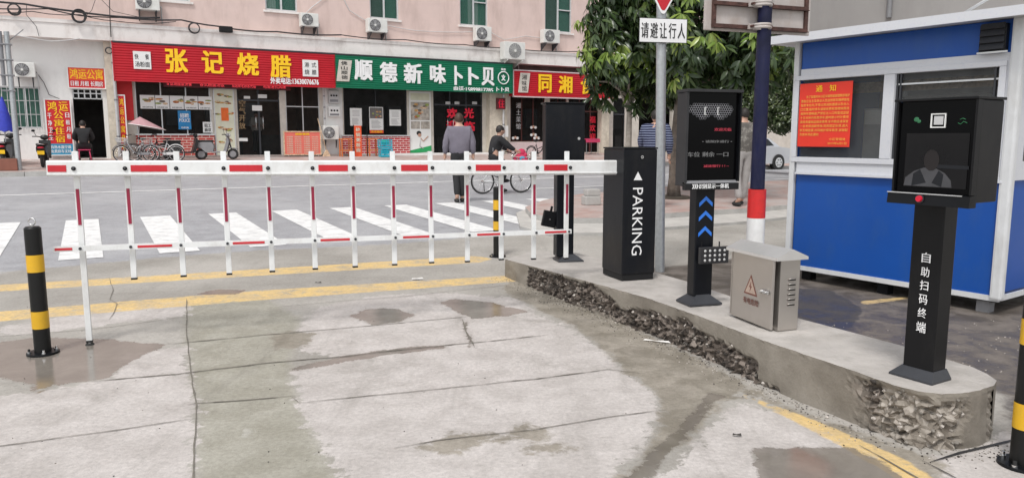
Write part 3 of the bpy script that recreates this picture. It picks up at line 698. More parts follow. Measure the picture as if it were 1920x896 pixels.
# piers and pipes
px0 = bs(202, -.05), bs(216, -.05)
pr = BF.hit(207, 200, -.1)
m = MB(); m.box(px0[0], px0[1], -.1, FO-.01, BZ-.2, ZC0, 'beige_pier'); m.build('pier', bld)
a, b = bs(918, -.05), bs(950, -.05); m = MB(); m.box(a, b, -.08, FO-.01, BZ-.2, ZC0-.02, 'beige_pier'); m.build('pier', bld)
a, b = bs(605, FO), bs(641, FO); m = MB(); m.box(a, b, FO-.05, FO-.008, BZ-.1, ZC0-.02, 'white_wall'); m.build('pier', bld)
a, b = bs(1128, -.05), bs(1142, -.05); m = MB(); m.box(a, b, -.08, FO-.01, BZ-.2, ZC0-.02, 'beige_pier'); m.build('pier', bld)
m = MB(); m.box(bs(222, 0), bs(250, FO)-.0, FO-.06, FO-.01, 2.0, 3.45, 'banner_red'); m.build('wall_panel', bld)

def onwall(name, label, cat, s, off, z, group=None): return thing(name, label, cat, tuple(BF.W(s, off, z)), TH, group)
def wobj(mb, name, label, cat, s, off, z, group=None): return tag(mb.build(name, None, tuple(BF.W(s, off, z)), TH), label, cat, group)

# ---------------------------------------------------------------- sign boxes
def signbox(name, label, x0p, x1p, pix_top, pix_bot, off, mat, slats=14, ztop_=None, zbot=None, frame=None):
    s0 = bs(x0p, off, 110); s1 = bs(x1p, off, 110)
    z1 = bz(x0p, pix_top, off) if ztop_ is None else ztop_; z0 = bz(x0p, pix_bot, off) if zbot is None else zbot
    t = onwall(name, label, 'sign', s0, off, z0); wd = s1-s0; hh = z1-z0
    m = MB(); pr_ = [(.0, 0)]; k = hh/slats
    for i in range(slats): pr_ += [(-.014 if 1 else 0, i*k+k*.22), (-.014, i*k+k*.85), (0.0, i*k+k)]
    n = len(pr_); vs_ = [(x, p[0]*1.4, p[1]) for x in (0, wd) for p in pr_]
    m.add(vs_, [(i, n+i, n+i+1, i+1) for i in range(n-1)], mat)
    m.box(0, wd, .002, -off-.02 if off < -.05 else .1, -.0, hh, mat); m.build('panel', t)
    q = MB(); fm = frame or mat
    q.box(-.03, wd+.03, -.035, .03, -.05, -.002, fm); q.box(-.03, wd+.03, -.035, .03, hh+.002, hh+.05, 'dark_grey' if not frame else fm); q.box(-.035, -.002, -.035, .03, -.05, hh+.05, fm); q.box(wd+.002, wd+.035, -.035, .03, -.05, hh+.05, fm)
    q.build('frame', t)
    return t, s0, z0, wd, hh, off
def stext(sg, body, x0, y0, x1, y1, mat, bold=.03, depth=.03, name='lettering'):
    t, s0, z0, wd, hh, off = sg; r = brect(x0, y0, x1, y1, off-.04); m = MB()
    m.text(body, r[0]-s0, r[1]-s0, r[2]-z0, r[3]-z0, -.024, mat, bold, depth); return m.build(name, t)
SO = -.45
sg1 = signbox('shop_sign', 'wide red slatted shop sign with big yellow characters and a phone number', 213, 626, 80, 149, SO, 'sign_red')
for ch, x0, y0, x1, y1 in [('张',309,92,353,137),('记',377,96,420,138),('烧',443,100,486,142),('腊',506,104,547,146)]: stext(sg1, ch, x0, y0, x1, y1, 'yellow_text', .035, .05)
stext(sg1, '外卖电话:13630076676', 507, 146, 598, 159, 'white_text', .03, .012)
def plaque(sg, x0, y0, x1, y1, rows, mat='paper_white', tm='black_text', tilt=0.):
    t, s0, z0, wd, hh, off = sg; r = brect(x0, y0, x1, y1, off-.05); m = MB(); a, b, c, d = r[0]-s0, r[1]-s0, r[2]-z0, r[3]-z0
    m.prism([(a-tilt, c), (b-tilt, c), (b+tilt, d), (a+tilt, d)], -.055, -.025, mat)
    for body, u0, v0, u1, v1 in rows: m.text(body, a+(b-a)*u0, a+(b-a)*u1, c+(d-c)*v0, c+(d-c)*v1, -.058, tm, .015)
    return m.build('plaque', t)
plaque(sg1, 249, 97, 284, 130, [('快', .08,.55,.30,.85), ('餐', .68,.55,.90,.85), ('汤粉面', .08,.12,.92,.42)])
plaque(sg1, 567, 113, 597, 144, [('港', .12,.55,.42,.85), ('式', .58,.55,.88,.85), ('烧', .12,.12,.42,.42), ('腊', .58,.12,.88,.42)])
sg2 = signbox('shop_sign', 'wide green slatted shop sign with white characters and a round emblem', 628, 959, 103, 162, SO, 'sign_green')
for ch, x0, y0, x1, y1 in [('顺',664,113,699,151),('德',712,117,745,155),('新',757,119,792,157),('味',806,121,836,157),('卜',852,124,868,160),('卜',878,127,898,160),('贝',903,127,927,161)]: stext(sg2, ch, x0, y0, x1, y1, 'white_text', .04, .05)
stext(sg2, '电话:15899817785', 851, 163, 925, 173, 'white_text', .03, .012)
plaque(sg2, 633, 113, 658, 153, [('佛山顺德'[i], .25,.76-.22*i,.75,.94-.22*i) for i in range(4)], 'cream_wall', 'black_text', .06)
t, s0, z0, wd, hh, off = sg2; r = brect(933, 131, 955, 160, off-.04); cx, cz, rr = (r[0]+r[1])/2-s0, (r[2]+r[3])/2-z0, (r[1]-r[0])/2
m = MB(); m.ring((cx,-.04,cz-.02), rr*.9, .022, 'white_text', 'y', 30, 5); m.text('文', cx-rr*.35, cx+rr*.35, cz-rr*.5, cz+rr*.4, -.03, 'white_text', .05, .015); m.text('顺德', cx-rr*.4, cx+rr*.4, cz+rr*1.0, cz+rr*1.35, -.03, 'white_text', .03); m.build('emblem', t)
stext(sg2, '卜卜贝', 931, 164, 955, 172, 'white_text', .04, .012)
S3 = -.40
sg3 = signbox('shop_sign', 'red slatted shop sign with yellow characters partly hidden by the tree', 963, 1150, 133, 180, S3, 'sign_red', 12, frame='panel_white_red')
for ch, x0, y0, x1, y1 in [('同',1010,140,1034,174),('湘',1048,143,1073,175),('食',1089,146,1114,177)]: stext(sg3, ch, x0, y0, x1, y1, 'yellow_text', .035, .05)
plaque(sg3, 974, 137, 992, 174, [('湘'[0], .25,.65,.75,.9), ('味', .25,.35,.75,.6), ('馆', .25,.08,.75,.33)], 'cream_wall', 'black_text', .05)

# LED ticker strip under the first sign
M('led_red', (.8,.06,.08), .5, emit=.8); M('led_housing', (.09,.006,.01), .5)
r = brect(306, 153, 545, 167, -.1); zz = (r[2]+r[3])/2
t = onwall('led_ticker', 'dark red ticker strip of small lit characters below the first red sign', 'led sign', r[0], -.1, zz-.12)
m = MB(); m.box(0, r[1]-r[0], 0, .1, 0, .24, 'led_housing'); m.build('housing', t)
Lk = r[1]-r[0]
for i, tx in enumerate(['专业烧腊饭快餐', '各式粉面汤饭', '欢迎新老顾客光临', '地道港式风味']): m = MB(); m.text(tx, Lk*(.02+.25*i), Lk*(.21+.25*i), .05, .19, -.004, 'led_red', .01); m.build('lettering', t)
# ---------------------------------------------------------------- boards with writing
def board(name, label, px, off, mat, thick=.04, border=None, group=None):
    r = brect(*px, off); t = onwall(name, label, 'sign', r[0], off, r[2], group); wd, hh = r[1]-r[0], r[3]-r[2]
    m = MB(); m.box(0, wd, 0, thick, 0, hh, mat)
    if border:
        e = .035
        for q in ((-e, wd+e, -e, 0), (-e, wd+e, hh, hh+e), (-e, 0, 0, hh), (wd, wd+e, 0, hh)): m.box(q[0], q[1], -.012, thick, q[2], q[3], border)
    m.build('board', t); return t, wd, hh
def btext(bd, items, name='lettering'):
    t, wd, hh = bd
    for mat, rows in items.items():
        for body, u0, v0, u1, v1 in rows: m = MB(); m.text(body, wd*u0, wd*u1, hh*v0, hh*v1, -.006, mat, .025, .004); m.build(name, t)
b1 = board('apartment_sign', 'small red sign with yellow characters above the dark doorway', (127,128,197,165), FO-.1, 'banner_red', .05, 'paper_white')
m = MB(); m.box(b1[1]*.02, b1[1]*.98, -.004, -.001, b1[2]*.4, b1[2]*.98, 'banner_orange'); m.build('lettering_ground', b1[0])
btext(b1, {'yellow_text': [('鸿运公寓', .04,.44,.96,.94)], 'white_text': [('日租 月租 长期房', .05,.08,.95,.34)]})
b2 = board('apartment_sign', 'tall red board with yellow characters and a blue strip left of the doorway', (84,188,138,290), FO-.12, 'banner_red', .04, 'paper_white')
M('banner_blue', (.02,.28,.48), .6); m = MB(); m.box(0, b2[1], -.004, -.001, 0, b2[2]*.2, 'banner_blue'); m.build('lower_strip', b2[0])
btext(b2, {'yellow_text': [('鸿', .08,.80,.46,.97), ('运', .54,.80,.92,.97)]+[(c, .30,.66-.145*i,.70,.79-.145*i) for i, c in enumerate('公寓住宿')],
           'white_text': [(c, .05,.66-.13*i,.22,.76-.13*i) for i, c in enumerate('干净卫生')]+[(c, .78,.68-.13*i,.95,.77-.13*i) for i, c in enumerate('日租月租')]+[('有热水器空调', .08,.11,.92,.17), ('免费停车无线', .08,.03,.92,.09)]})
b3 = board('apartment_sign', 'narrow upright red sign with yellow characters on the pier', (221,180,239,282), -.15, 'banner_red', .06, 'paper_white')
btext(b3, {'yellow_text': [(c, .15,.82-.165*i,.85,.95-.165*i) for i, c in enumerate('鸿运公寓住宿')]})
# menu strip with five pictures
bm_ = board('menu_strip', 'row of five white food pictures across the first shop window', (262,180,398,205), FO-.03, 'paper_white', .03)
FOOD = [(.42,.14,.04), (.55,.32,.12), (.16,.13,.10), (.30,.35,.10), (.62,.45,.30)]
for i, c in enumerate(FOOD): M('food_%s' % 'abcde'[i], c, .6, var=.6, scale=18)
def dish(m, cx, cz, rx, rz, y, k, seed):
    r_ = random.Random(seed); m.cyl((cx, y, cz), (cx, y-.004, cz), rx, rx, 'light_grey', 18)
    for j in range(7): a = r_.random()*6.28; q = r_.random()*.5; m.ell((cx+math.cos(a)*rx*q, y-.006, cz+math.sin(a)*rz*q*.7), (rx*.28, .004, rz*.2), 'food_%s' % 'abcde'[(k+j) % 5], 8, 5)
W_, H_ = bm_[1], bm_[2]
for i in range(5):
    m = MB()
    if i: m.box(W_*i/5-.012, W_*i/5+.012, -.006, -.001, 0, H_, 'mid_grey')
    cx = W_*(i+.5)/5; r_ = random.Random(i)
    for j in range(5): m.ell((cx+r_.uniform(-.16, .16), -.004, H_*.58+r_.uniform(-.08, .08)), (r_.uniform(.05, .12), .005, r_.uniform(.02, .045)), 'food_%s' % 'abcde'[(i+j) % 5], 10, 5)
    m.text('烧腊饭', cx-.16, cx+.16, H_*.06, H_*.17, -.003, 'black_text')
    m.build('food_picture', bm_[0])
# blue poster
M('poster_blue', (.015,.22,.50), .5, var=.3, scale=3)
bb = board('poster', 'blue poster with white lettering hung in the first shop window', (333,208,359,243), FO-.04, 'poster_blue', .02)
btext(bb, {'white_text': [('招聘', .15,.62,.85,.86), ('POLICE', .08,.4,.92,.58), ('欢迎光临', .2,.05,.8,.15)]})
bb = board('poster', 'white paper notice taped low in the first shop window', (380,229,399,249), FO-.04, 'paper_white', .01); btext(bb, {'black_text': [('招工', .15,.5,.85,.85), ('面议', .15,.1,.85,.42)]})
# food poster column (left) and column two
M('poster_cream', (.66,.66,.52), .6, var=.1, scale=4); M('poster_orange', (.75,.14,.02), .6)
c1 = board('food_poster', 'tall pale food poster with an orange patch beside the first glass door', (401,168,442,290), FO-.06, 'poster_cream', .05, 'alu'); W_, H_ = c1[1], c1[2]
m = MB(); m.box(W_*.32, W_*.72, -.008, -.001, H_*.52, H_*.72, 'poster_orange'); m.build('orange_slip', c1[0])
for cx, cz, k in [(.28,.92,0),(.75,.9,1),(.25,.8,3),(.7,.8,2),(.2,.62,1),(.85,.64,3),(.3,.42,4),(.7,.38,3),(.3,.2,3),(.72,.22,4)]:
    m = MB()
    for j in range(4): r_ = random.Random(k*9+j+int(cz*100)); m.ell((W_*cx+r_.uniform(-.08, .08), -.005, H_*cz+r_.uniform(-.04, .04)), (r_.uniform(.04, .11), .004, .03), 'food_%s' % 'abcde'[(k+j) % 5], 8, 5)
    m.build('food_picture', c1[0])
c2 = board('food_poster', 'tall grey food poster with green foot beside the second glass door', (767,172,809,288), FO-.06, 'paper_white', .05); W_, H_ = c2[1], c2[2]
M('poster_grey', (.42,.38,.33), .6, var=.55, scale=5); M('poster_green', (.02,.32,.10), .6); M('skin', (.50,.30,.22), .5, var=.06)
m = MB(); m.box(W_*.06, W_*.48, -.004, -.001, H_*.40, H_*.52, 'poster_grey'); m.build('food_picture', c2[0]); m = MB(); m.box(W_*.52, W_*.94, -.004, -.001, H_*.40, H_*.52, 'poster_grey'); m.build('food_picture', c2[0]); m = MB(); m.box(W_*.06, W_*.94, -.004, -.001, H_*.54, H_*.83, 'poster_grey')
m.box(W_*.06, W_*.94, -.004, -.001, H_*.86, H_*.97, 'poster_cream')
for j in range(12): r_ = random.Random(j); m.ell((W_*r_.uniform(.15, .85), -.006, H_*r_.uniform(.57, .8)), (.09, .004, .05), 'food_%s' % 'ecdba'[j % 5], 9, 5)
m.prism([(0,0),(W_,H_*.03),(W_,H_*.13),(0,H_*.05)], -.008, -.001, 'poster_green')
m.ell((W_*.42, -.004, H_*.33), (.10, .006, .09), 'black_text', 12, 8); m.ell((W_*.45, -.007, H_*.30), (.075, .006, .075), 'skin', 12, 8)
m.tube([(W_*.5,-.006,H_*.25),(W_*.62,-.006,H_*.2),(W_*.85,-.006,H_*.28)], .022, 'skin', 6); m.tube([(W_*.5,-.006,H_*.24),(W_*.45,-.006,H_*.12),(W_*.62,-.006,H_*.08)], .02, 'light_grey', 6)
m.build('food_picture', c2[0])
# three white posters in the second window, orange slips below two
for lab, px in [('pale poster, leftmost of three in the second shop window', (656,203,679,236)), ('poster with a dark food photo, middle of three in the second shop window', (692,201,719,244)), ('plain white poster, rightmost of three in the second shop window', (730,206,752,236))]:
    p_ = board('window_poster', lab, px, FO-.03, 'paper_white', .015, None, 'posters in the second shop window'); W_, H_ = p_[1], p_[2]; m = MB()
    for k in range(7): m.box(W_*.15, W_*random.uniform(.6, .88), -.003, -.001, H_*(.08+.055*k), H_*(.095+.055*k), 'mid_grey')
    if px[0] == 692:
        m.box(W_*.04, W_*.96, -.003, -.001, H_*.5, H_*.97, 'interior')
        for j in range(9): m.ell((W_*random.uniform(.2, .8), -.004, H_*random.uniform(.55, .9)), (.05, .003, .03), 'food_%s' % 'abcde'[j % 5], 8, 5)
        m.box(0, W_, -.006, -.001, -.12, -.01, 'banner_orange'); m.text('外卖热线', W_*.1, W_*.9, -.10, -.03, -.008, 'yellow_text', .03)
    else:
        for k in range(5): m.box(W_*.2, W_*.8, -.003, -.001, H_*(.56+.07*k), H_*(.575+.07*k), 'mid_grey')
    m.build('print', p_[0])
# red characters stuck on the second door, faint characters on the first
rz_ = FO-.01
for ch, x0, y0, x1, y1 in [('欢',838,203,858,222),('迎',837,226,858,246),('光',870,203,889,222),('临',871,228,891,246)]:
    r = brect(x0, y0, x1, y1, rz_); m = MB(); m.text(ch, r[0], r[1], r[2], r[3], rz_+.02, 'red_text', .045, .006); m.build('door_lettering', bld)
M('gold_faint', (.30,.20,.10), .5)
for i, ch in enumerate('空气开放'): r = brect(448, 188+i*14, 461, 200+i*14, rz_); m = MB(); m.text(ch, r[0], r[1], r[2], r[3], rz_+.02, 'gold_faint', .02, .004); m.build('door_lettering', bld)
for px in (835, 852, 885): r = brect(px, 191, px+9, 196, FO+.02); m = MB(); m.box(r[0], r[1], FO, FO+.02, r[2], r[3], 'light_grey'); m.build('door_closer', bld)
# red pasted characters and lucky papers on the third shop
for x0, y0, x1, y1, ch in [(968,193,977,203,'湘'),(968,206,977,216,'土'),(968,219,977,229,'菜'),(968,232,977,242,'馆')]: r = brect(x0, y0, x1, y1, FO-.01); m = MB(); m.text(ch, r[0], r[1], r[2], r[3], FO+.01, 'light_grey', .02, .004); m.build('window_lettering', bld)
for x0, y0 in ((1106,218),(1106,234),(1106,250)): r = brect(x0, y0, x0+11, y0+13, FO-.01); m = MB(); m.text('福欢迎'[int((y0-218)/16)], r[0], r[1], r[2], r[3], FO+.01, 'red_text', .03, .004); m.build('door_lettering', bld)
for cx, cy in ((1000,238),(1000,252),(966,258),(1006,258)):
    r = brect(cx-7, cy-5, cx+7, cy+5, FO-.01); m = MB()
    for j in range(3): m.ell(((r[0]+r[1])/2+.1*(j-1), FO-.02, (r[2]+r[3])/2-.03*abs(j-1)), (.07, .01, .06), 'paper_white' if j != 1 else 'skin', 8, 6)
    m.build('window_sticker', bld)
# hanging red menu board, upright orange banner
bb = board('menu_board', 'salmon-red menu board with rows of yellow prices in front of the first shop', (533,248,601,289), -.3, 'banner_orange', .03, 'food_e'); W_, H_ = bb[1], bb[2]
M('salmon', (.72,.16,.12), .6, var=.1); bb[0].children[0].data.materials[0] = MATS['salmon']
m = MB(); m.text('烧腊餐牌', W_*.3, W_*.7, H_*.86, H_*.96, -.004, 'yellow_text', .03); m.build('heading', bb[0])
for c_ in range(4):
    for k in range(8): x = W_*(.05+.24*c_); m = MB(); m.text('叉烧饭' if c_ % 2 == 0 else '15元', x, x+W_*.18, H_*(.05+.1*k), H_*(.11+.1*k), -.004, 'poster_cream', .02); m.build('lettering', bb[0])
m = MB(); 
for x in (W_*.08, W_*.92): m.cyl((x, .05, -.02), (x, .25, BZ-bz(533, 289, -.3)-.0), .015, .015, 'galv', 8); m.cyl((x, .02, -.02), (x, -.15, BZ-bz(533, 289, -.3)), .015, .015, 'galv', 8)
m.build('stand', bb[0])
bb = board('banner_stand', 'narrow upright orange-red banner in front of the red tiled wall', (664,236,679,296), -.55, 'banner_orange', .02); btext(bb, {'poster_cream': [(c, .2,.82-.16*i,.8,.94-.16*i) for i, c in enumerate('砂锅粥粉面')]})
m = MB(); W_, H_ = bb[1], bb[2]; [m.cyl((x, .03, -.1), (x, .03, H_+.03), .018, .018, 'black_metal', 8) for x in (-.02, W_+.22)]; m.box(-.1, W_+.3, -.15, .2, -.16, -.1, 'black_metal'); m.build('stand', bb[0])
# electric meters on the white pier
for i, (lab, px) in enumerate([('grey meter cabinet high on the white pier between the shops', (616,170,636,194)), ('white electricity meter with dark dials on the pier between the shops', (616,200,638,219))]):
    r = brect(*px, FO-.2); t = onwall('meter_box', lab, 'meter box', r[0], FO-.2, r[2]); W_, H_ = r[1]-r[0], r[3]-r[2]
    m = MB(); m.box(0, W_, 0, .14, 0, H_, 'light_grey' if not i else 'paper_white', .015); m.build('casing', t)
    m = MB(); [m.disc((W_*(.25+.25*k), H_*.6), .035, -.012, .002, 'black_metal', 12) for k in range(3)]; m.build('dial', t)
    m = MB(); m.box(W_*.1, W_*.9, -.004, .002, H_*.1, H_*.3, 'mid_grey'); m.build('label_plate', t)
# red lantern box below the green sign end, white papers on the pier
r = brect(932, 184, 948, 205, -.3); t = onwall('hanging_sign', 'small dark red sign box hanging below the end of the green sign', 'sign', r[0], -.3, r[2])
m = MB(); m.box(0, r[1]-r[0], 0, .1, 0, r[3]-r[2], 'led_housing', .01); m.build('box', t); m = MB(); m.text('住', .05, r[1]-r[0]-.05, .05, r[3]-r[2]-.05, -.004, 'red_text', .02); m.build('lettering', t)
r = brect(942, 236, 953, 257, -.1); m = MB(); m.box(0, r[1]-r[0], 0, .01, 0, r[3]-r[2], 'paper_white'); wobj(m, 'paper_notice', 'white paper notice pasted on the beige pier', 'notice', r[0], -.1, r[2])

# ---------------------------------------------------------------- air conditioners
M('ac_white', (.70,.70,.67), .5, var=.06, dirt=((.45,.43,.38), .4, 4, .6)); M('fan_dark', (.05,.05,.055), .5)
def ac(label, px, off, depth=.32, fan=.36, big=False, pale=False):
    r = brect(*px, off); W_, H_ = r[1]-r[0], r[3]-r[2]
    t = onwall('air_conditioner', label, 'air conditioner', r[0], off, r[2], 'outdoor air conditioner units')
    m = MB(); m.box(0, W_, 0, depth, 0, H_, 'ac_white', .02); m.build('casing', t)
    cx, cz, rr = W_*fan, H_*.5, min(H_*.42, W_*.4)
    m = MB(); m.disc((cx, cz), rr, -.004, .004, 'fan_dark' if not pale else 'mid_grey', 24)
    for k in range(5):
        a = k*1.2566; m.prism([(cx, cz), (cx+math.cos(a)*rr*.9, cz+math.sin(a)*rr*.9), (cx+math.cos(a+.7)*rr*.85, cz+math.sin(a+.7)*rr*.85)], -.009, -.005, 'mid_grey')
    m.build('fan', t)
    m = MB()
    for k in range(1, 7): m.ring((cx,-.016,cz), rr*k/6, .0045, 'light_grey' if not pale else 'ac_white', 'y', 24, 4)
    for k in range(8): a = k*math.pi/8; m.tube([(cx-math.cos(a)*rr, -.018, cz-math.sin(a)*rr), (cx+math.cos(a)*rr, -.018, cz+math.sin(a)*rr)], .004, 'light_grey' if not pale else 'ac_white', 4)
    m.cyl((cx,-.02,cz), (cx,-.03,cz), rr*.2, rr*.2, 'ac_white', 12); m.build('grille', t)
    for x in (W_*.15, W_*.85): m = MB(); m.box(x-.02, x+.02, .0, -off+.0 if off < 0 else .3, -.045, -.004, 'dark_grey' if not big else 'ac_white'); m.prism([(.0, -.045), (-off, -.045), (-off, -.3)], x-.015, x+.015, 'dark_grey' if not big else 'ac_white', 'x'); m.build('bracket', t)
    m = MB(); m.tube([(W_*.97, .1, H_*.3), (W_*1.08, .15, H_*.25), (W_*1.1, -off-.02, -.02), (W_*1.12, -off-.02, -.35)], .022, 'light_grey', 6); m.build('pipe', t)
    return t
ac('air conditioner on the pink wall above the left end of the first red sign', (253,-12,300,19), -.42)
ac('air conditioner on the pink wall above the yellow characters of the first sign', (564,25,598,50), -.42)
ac('air conditioner below the window above the left end of the green sign', (690,35,727,61), -.42)
ac('air conditioner below the window above the right end of the green sign', (893,50,922,77), -.42)
ac('larger square air conditioner standing out in front of the white band', (946,79,985,112), -.75, .4, .5, True, True)
ac('air conditioner on the pink wall next to the tree crown', (1020,56,1050,81), -.42)
ac('dirty air conditioner on the white wall above the barred window', (26,117,67,145), -.15)
ac('air conditioner standing low on the white pier between the shops', (606,236,636,262), -.12)

# ---------------------------------------------------------------- cables on the facade
M('cable_black', (.03,.028,.03), .6); M('cable_white', (.6,.6,.6), .6)
def cable(label, pix, off=-.4, r=.012, mat='cable_black', sag=.0, n=None):
    P = []
    K_ = [Vector((*BF.hit(px, py, off),)) for px, py in pix]
    for i, (a, b) in enumerate(zip(K_, K_[1:])):
        c = max(3, int((b-a).length/.35))
        for k in range(c): t = k/c; P.append((a.x+(b.x-a.x)*t, random.uniform(-.01, .01), a.y+(b.y-a.y)*t-sag*math.sin(math.pi*t)*min(1, (b-a).length/3)))
    P.append((K_[-1].x, 0, K_[-1].y)); o = P[0]; m = MB(); m.tube([(p[0]-o[0], p[1], p[2]-o[2]) for p in P], r, mat, 5)
    return wobj(m, 'cable', label, 'cable', o[0], off, o[2], 'cables strung along the pink wall')
cable('thick black cable sagging from the top left corner towards the first air conditioner', [(-60,-2),(45,8),(140,22),(225,32),(300,34)], -.42, .03, sag=.03)
cable('black cable running below the first air conditioner to the junction box', [(225,33),(340,38),(410,50),(438,55),(520,60),(640,66)], -.42, .025, sag=.06)
cable('black cable crossing above the green sign to the square air conditioner', [(640,66),(760,75),(870,84),(945,90),(1090,97)], -.38, .018, sag=.06)
cable('thin cable slanting down through the left wire coil', [(-60,14),(90,17),(150,30),(260,33)], -.40, .018, sag=.05)
cable('thin cable looping below the coils at the left end of the pink wall', [(-60,20),(60,22),(150,28),(215,40),(330,41)], -.36, .012, sag=.12)
cable('thin cable hanging from the top edge towards the second wire coil', [(182,-10),(172,20),(160,32)], -.34, .008)
cable('vertical black cable dropping from the top edge to the white band', [(205,-10),(206,30),(208,70)], -.34, .014)
cable('thin cable falling diagonally towards the first air conditioner', [(185,-5),(212,22),(258,32)], -.35, .008)
cable('curved thin cable dropping onto the white band at the left', [(50,8),(49,28),(68,50),(73,68)], -.36, .008)
cable('white cable sagging along the white band at the left', [(30,66),(95,78),(150,73)], -.4, .014, 'cable_white', .05)
cable('white pipe line slung below the upper windows above the green sign', [(727,48),(780,58),(893,60)], -.05, .012, 'cable_white', .04)
cable('white pipe line running right from the fourth air conditioner', [(922,62),(945,75),(985,68),(1020,72)], -.05, .012, 'cable_white', .02)
cable('white pipe slanting down to the air conditioner over the green sign', [(640,-10),(655,20),(690,42)], -.05, .014, 'cable_white')
cable('white pipe bending down to the air conditioner over the first sign', [(612,-6),(585,14),(574,25)], -.05, .014, 'cable_white')
cable('thin wire curving from the left air conditioner to the door sign', [(67,135),(82,155),(92,178),(112,186)], FO-.05, .010)
def coil(label, px, py, rp, off, n=5, r=.014):
    c = BF.hit(px, py, off); R0 = BF.hit(px+rp, py, off)[0]-c[0]; m = MB()
    for k in range(n): m.ring((random.uniform(-.02, .02), random.uniform(-.03, .03), random.uniform(-.02, .02)), R0*random.uniform(.85, 1.05), r, 'cable_black', 'y', 26, 5)
    return wobj(m, 'wire_coil', label, 'wire coil', c[0], off, c[1], 'wire coils hanging on the facade')
coil('leftmost wire coil, hanging near the top left corner', 26, 18, 12, -.45, 4); coil('thickest wire coil, hanging left of the first red sign', 148, 31, 13, -.45, 8, .017)
coil('single thin wire ring hanging above the first red sign', 365, 54, 10, -.45, 2, .014); coil('small wire coil at the upper left corner of the first red sign', 203, 95, 7, -.4, 3)
r = brect(411, 47, 437, 61, -.5); m = MB(); m.box(0, r[1]-r[0], 0, .14, 0, .2, 'black_matte', .03); wobj(m, 'junction_box', 'black junction box on the cable above the first red sign', 'junction box', r[0], -.5, r[2])
# downpipes
for lab, px, y0, y1, off, rr in [('grey downpipe at the left end of the first red sign', 209, 70, 300, -.2, .045), ('thin rusty pipe beside the narrow upright apartment sign', 216, 150, 300, -.2, .03), ('white pipe on the beige pier at the end of the green sign', 944, 175, 290, -.2, .04), ('grey pipe beside the white meter pier', 607, 165, 235, -.05, .03)]:
    a = BF.hit(px, y0, off); b = BF.hit(px, y1, off); m = MB(); z0 = max(BZ-.1, b[1])-a[1]; m.cyl((0,0,0), (0,0,z0), rr, rr, 'light_grey', 10)
    for k in range(3): m.cyl((0,0,z0*(.2+.3*k)), (0,0,z0*(.2+.3*k)-.05), rr*1.25, rr*1.25, 'mid_grey', 10)
    wobj(m, 'drainpipe', lab, 'drainpipe', a[0], off, a[1], 'drainpipes on the facade')
# ================================================================ BARRIER GATE
def corner_frame(pn, pr, zf, rot=None):
    a = hitz(*pn, zf); b = hitz(*pr, zf)
    r = math.atan2(b.y-a.y, b.x-a.x) if rot is None else rot
    return Frame(a, r)
Z_I = lambda x, y: ztop(x, y)
bf = corner_frame((1166,527), (1225,522), Z_I, R(19)); lf = Frame(bf.o, bf.r+R(90))
bw = bf.hit(1230, 400)[0]; bd = lf.hit(1130, 400)[0]; bh = bf.hit(1180, 280)[1]
print('box', bw, bd, bh)
M('box_black', (.005,.006,.009), .34, var=.15, scale=3, spec=.24, bump=.03, bscale=12, dirt=((.022,.021,.020), .6, 6, .4))
gate = thing('barrier_gate', 'long white and red fenced boom lowered across the driveway from its black cabinet', 'barrier gate', tuple(bf.o), bf.r)
m = MB(); m.box(0, bw, 0, bd, .05, bh, 'box_black', .012); m.box(.008, bw-.008, .008, bd-.008, 0, .05, 'black_matte'); m.box(-.004, bw+.004, -.004, bd+.004, bh+.001, bh+.014, 'box_black', .004); cab = m.build('cabinet', gate)
m = MB(); m.cyl((bw*.52,-.012,bh-.065), (bw*.52,0,bh-.065), .013, .013, 'chrome', 14); m.cyl((bw*.52,-.016,bh-.065), (bw*.52,-.012,bh-.065), .006, .006, 'dark_grey', 10); m.build('lock', cab)
m = MB(); a = bf.hit(1196, 322); b = bf.hit(1188, 338); c = bf.hit(1204, 338); m.add([(a[0],-.003,a[1]), (b[0],-.003,b[1]), (c[0],-.003,c[1])], [(0,1,2)], 'white_text'); m.build('arrow', cab)
m = MB(); m.T = Matrix.Translation((bf.hit(1196, 352)[0], -.003, bf.hit(1196, 352)[1])) @ Matrix.Rotation(R(90), 4, 'Y')
tw = bf.hit(1196, 352)[1]-bf.hit(1196, 478)[1]; tz = bf.hit(1206, 400)[0]-bf.hit(1187, 400)[0]
m.text('PARKING', 0, tw, -tz/2, tz/2, 0, 'white_text', .012); m.build('lettering', cab)
# boom: runs from the cabinet's left side along local -x
AY = bd*.42; arm = Frame(bf.W(0, AY), bf.r)
xt, zt = arm.hit(89, 316); xr, zr = arm.hit(1129, 314)
def aw(x): return (x, AY)          # local y of the arm in the gate's frame
zc = lambda x: zt+(zr-zt)*(x-xt)/(xr-xt)
hh_ = lambda x: .052+(.060-.052)*(x-xt)/(xr-xt)
m = MB(); pr_ = [(-.022,-1), (.022,-1), (.03,-.8), (.03,.8), (.022,1), (-.022,1), (-.03,.82), (-.03,-.62), (-.037,-.64), (-.037,-.80), (-.03,-.84)]
vs_ = [(x, AY+p[0], zc(x)+p[1]*hh_(x)) for x in (xt, 0) for p in pr_]; n = len(pr_)
m.add(vs_, [(i, (i+1) % n, n+(i+1) % n, n+i) for i in range(n)]+[tuple(range(n))], 'boom_white'); boom = m.build('boom', gate)
segs = [(89,124),(245,313),(430,492),(597,652),(752,802),(892,939),(1020,1064)]
AX = lambda px, py=314: arm.hit(px, py, -.03)[0]
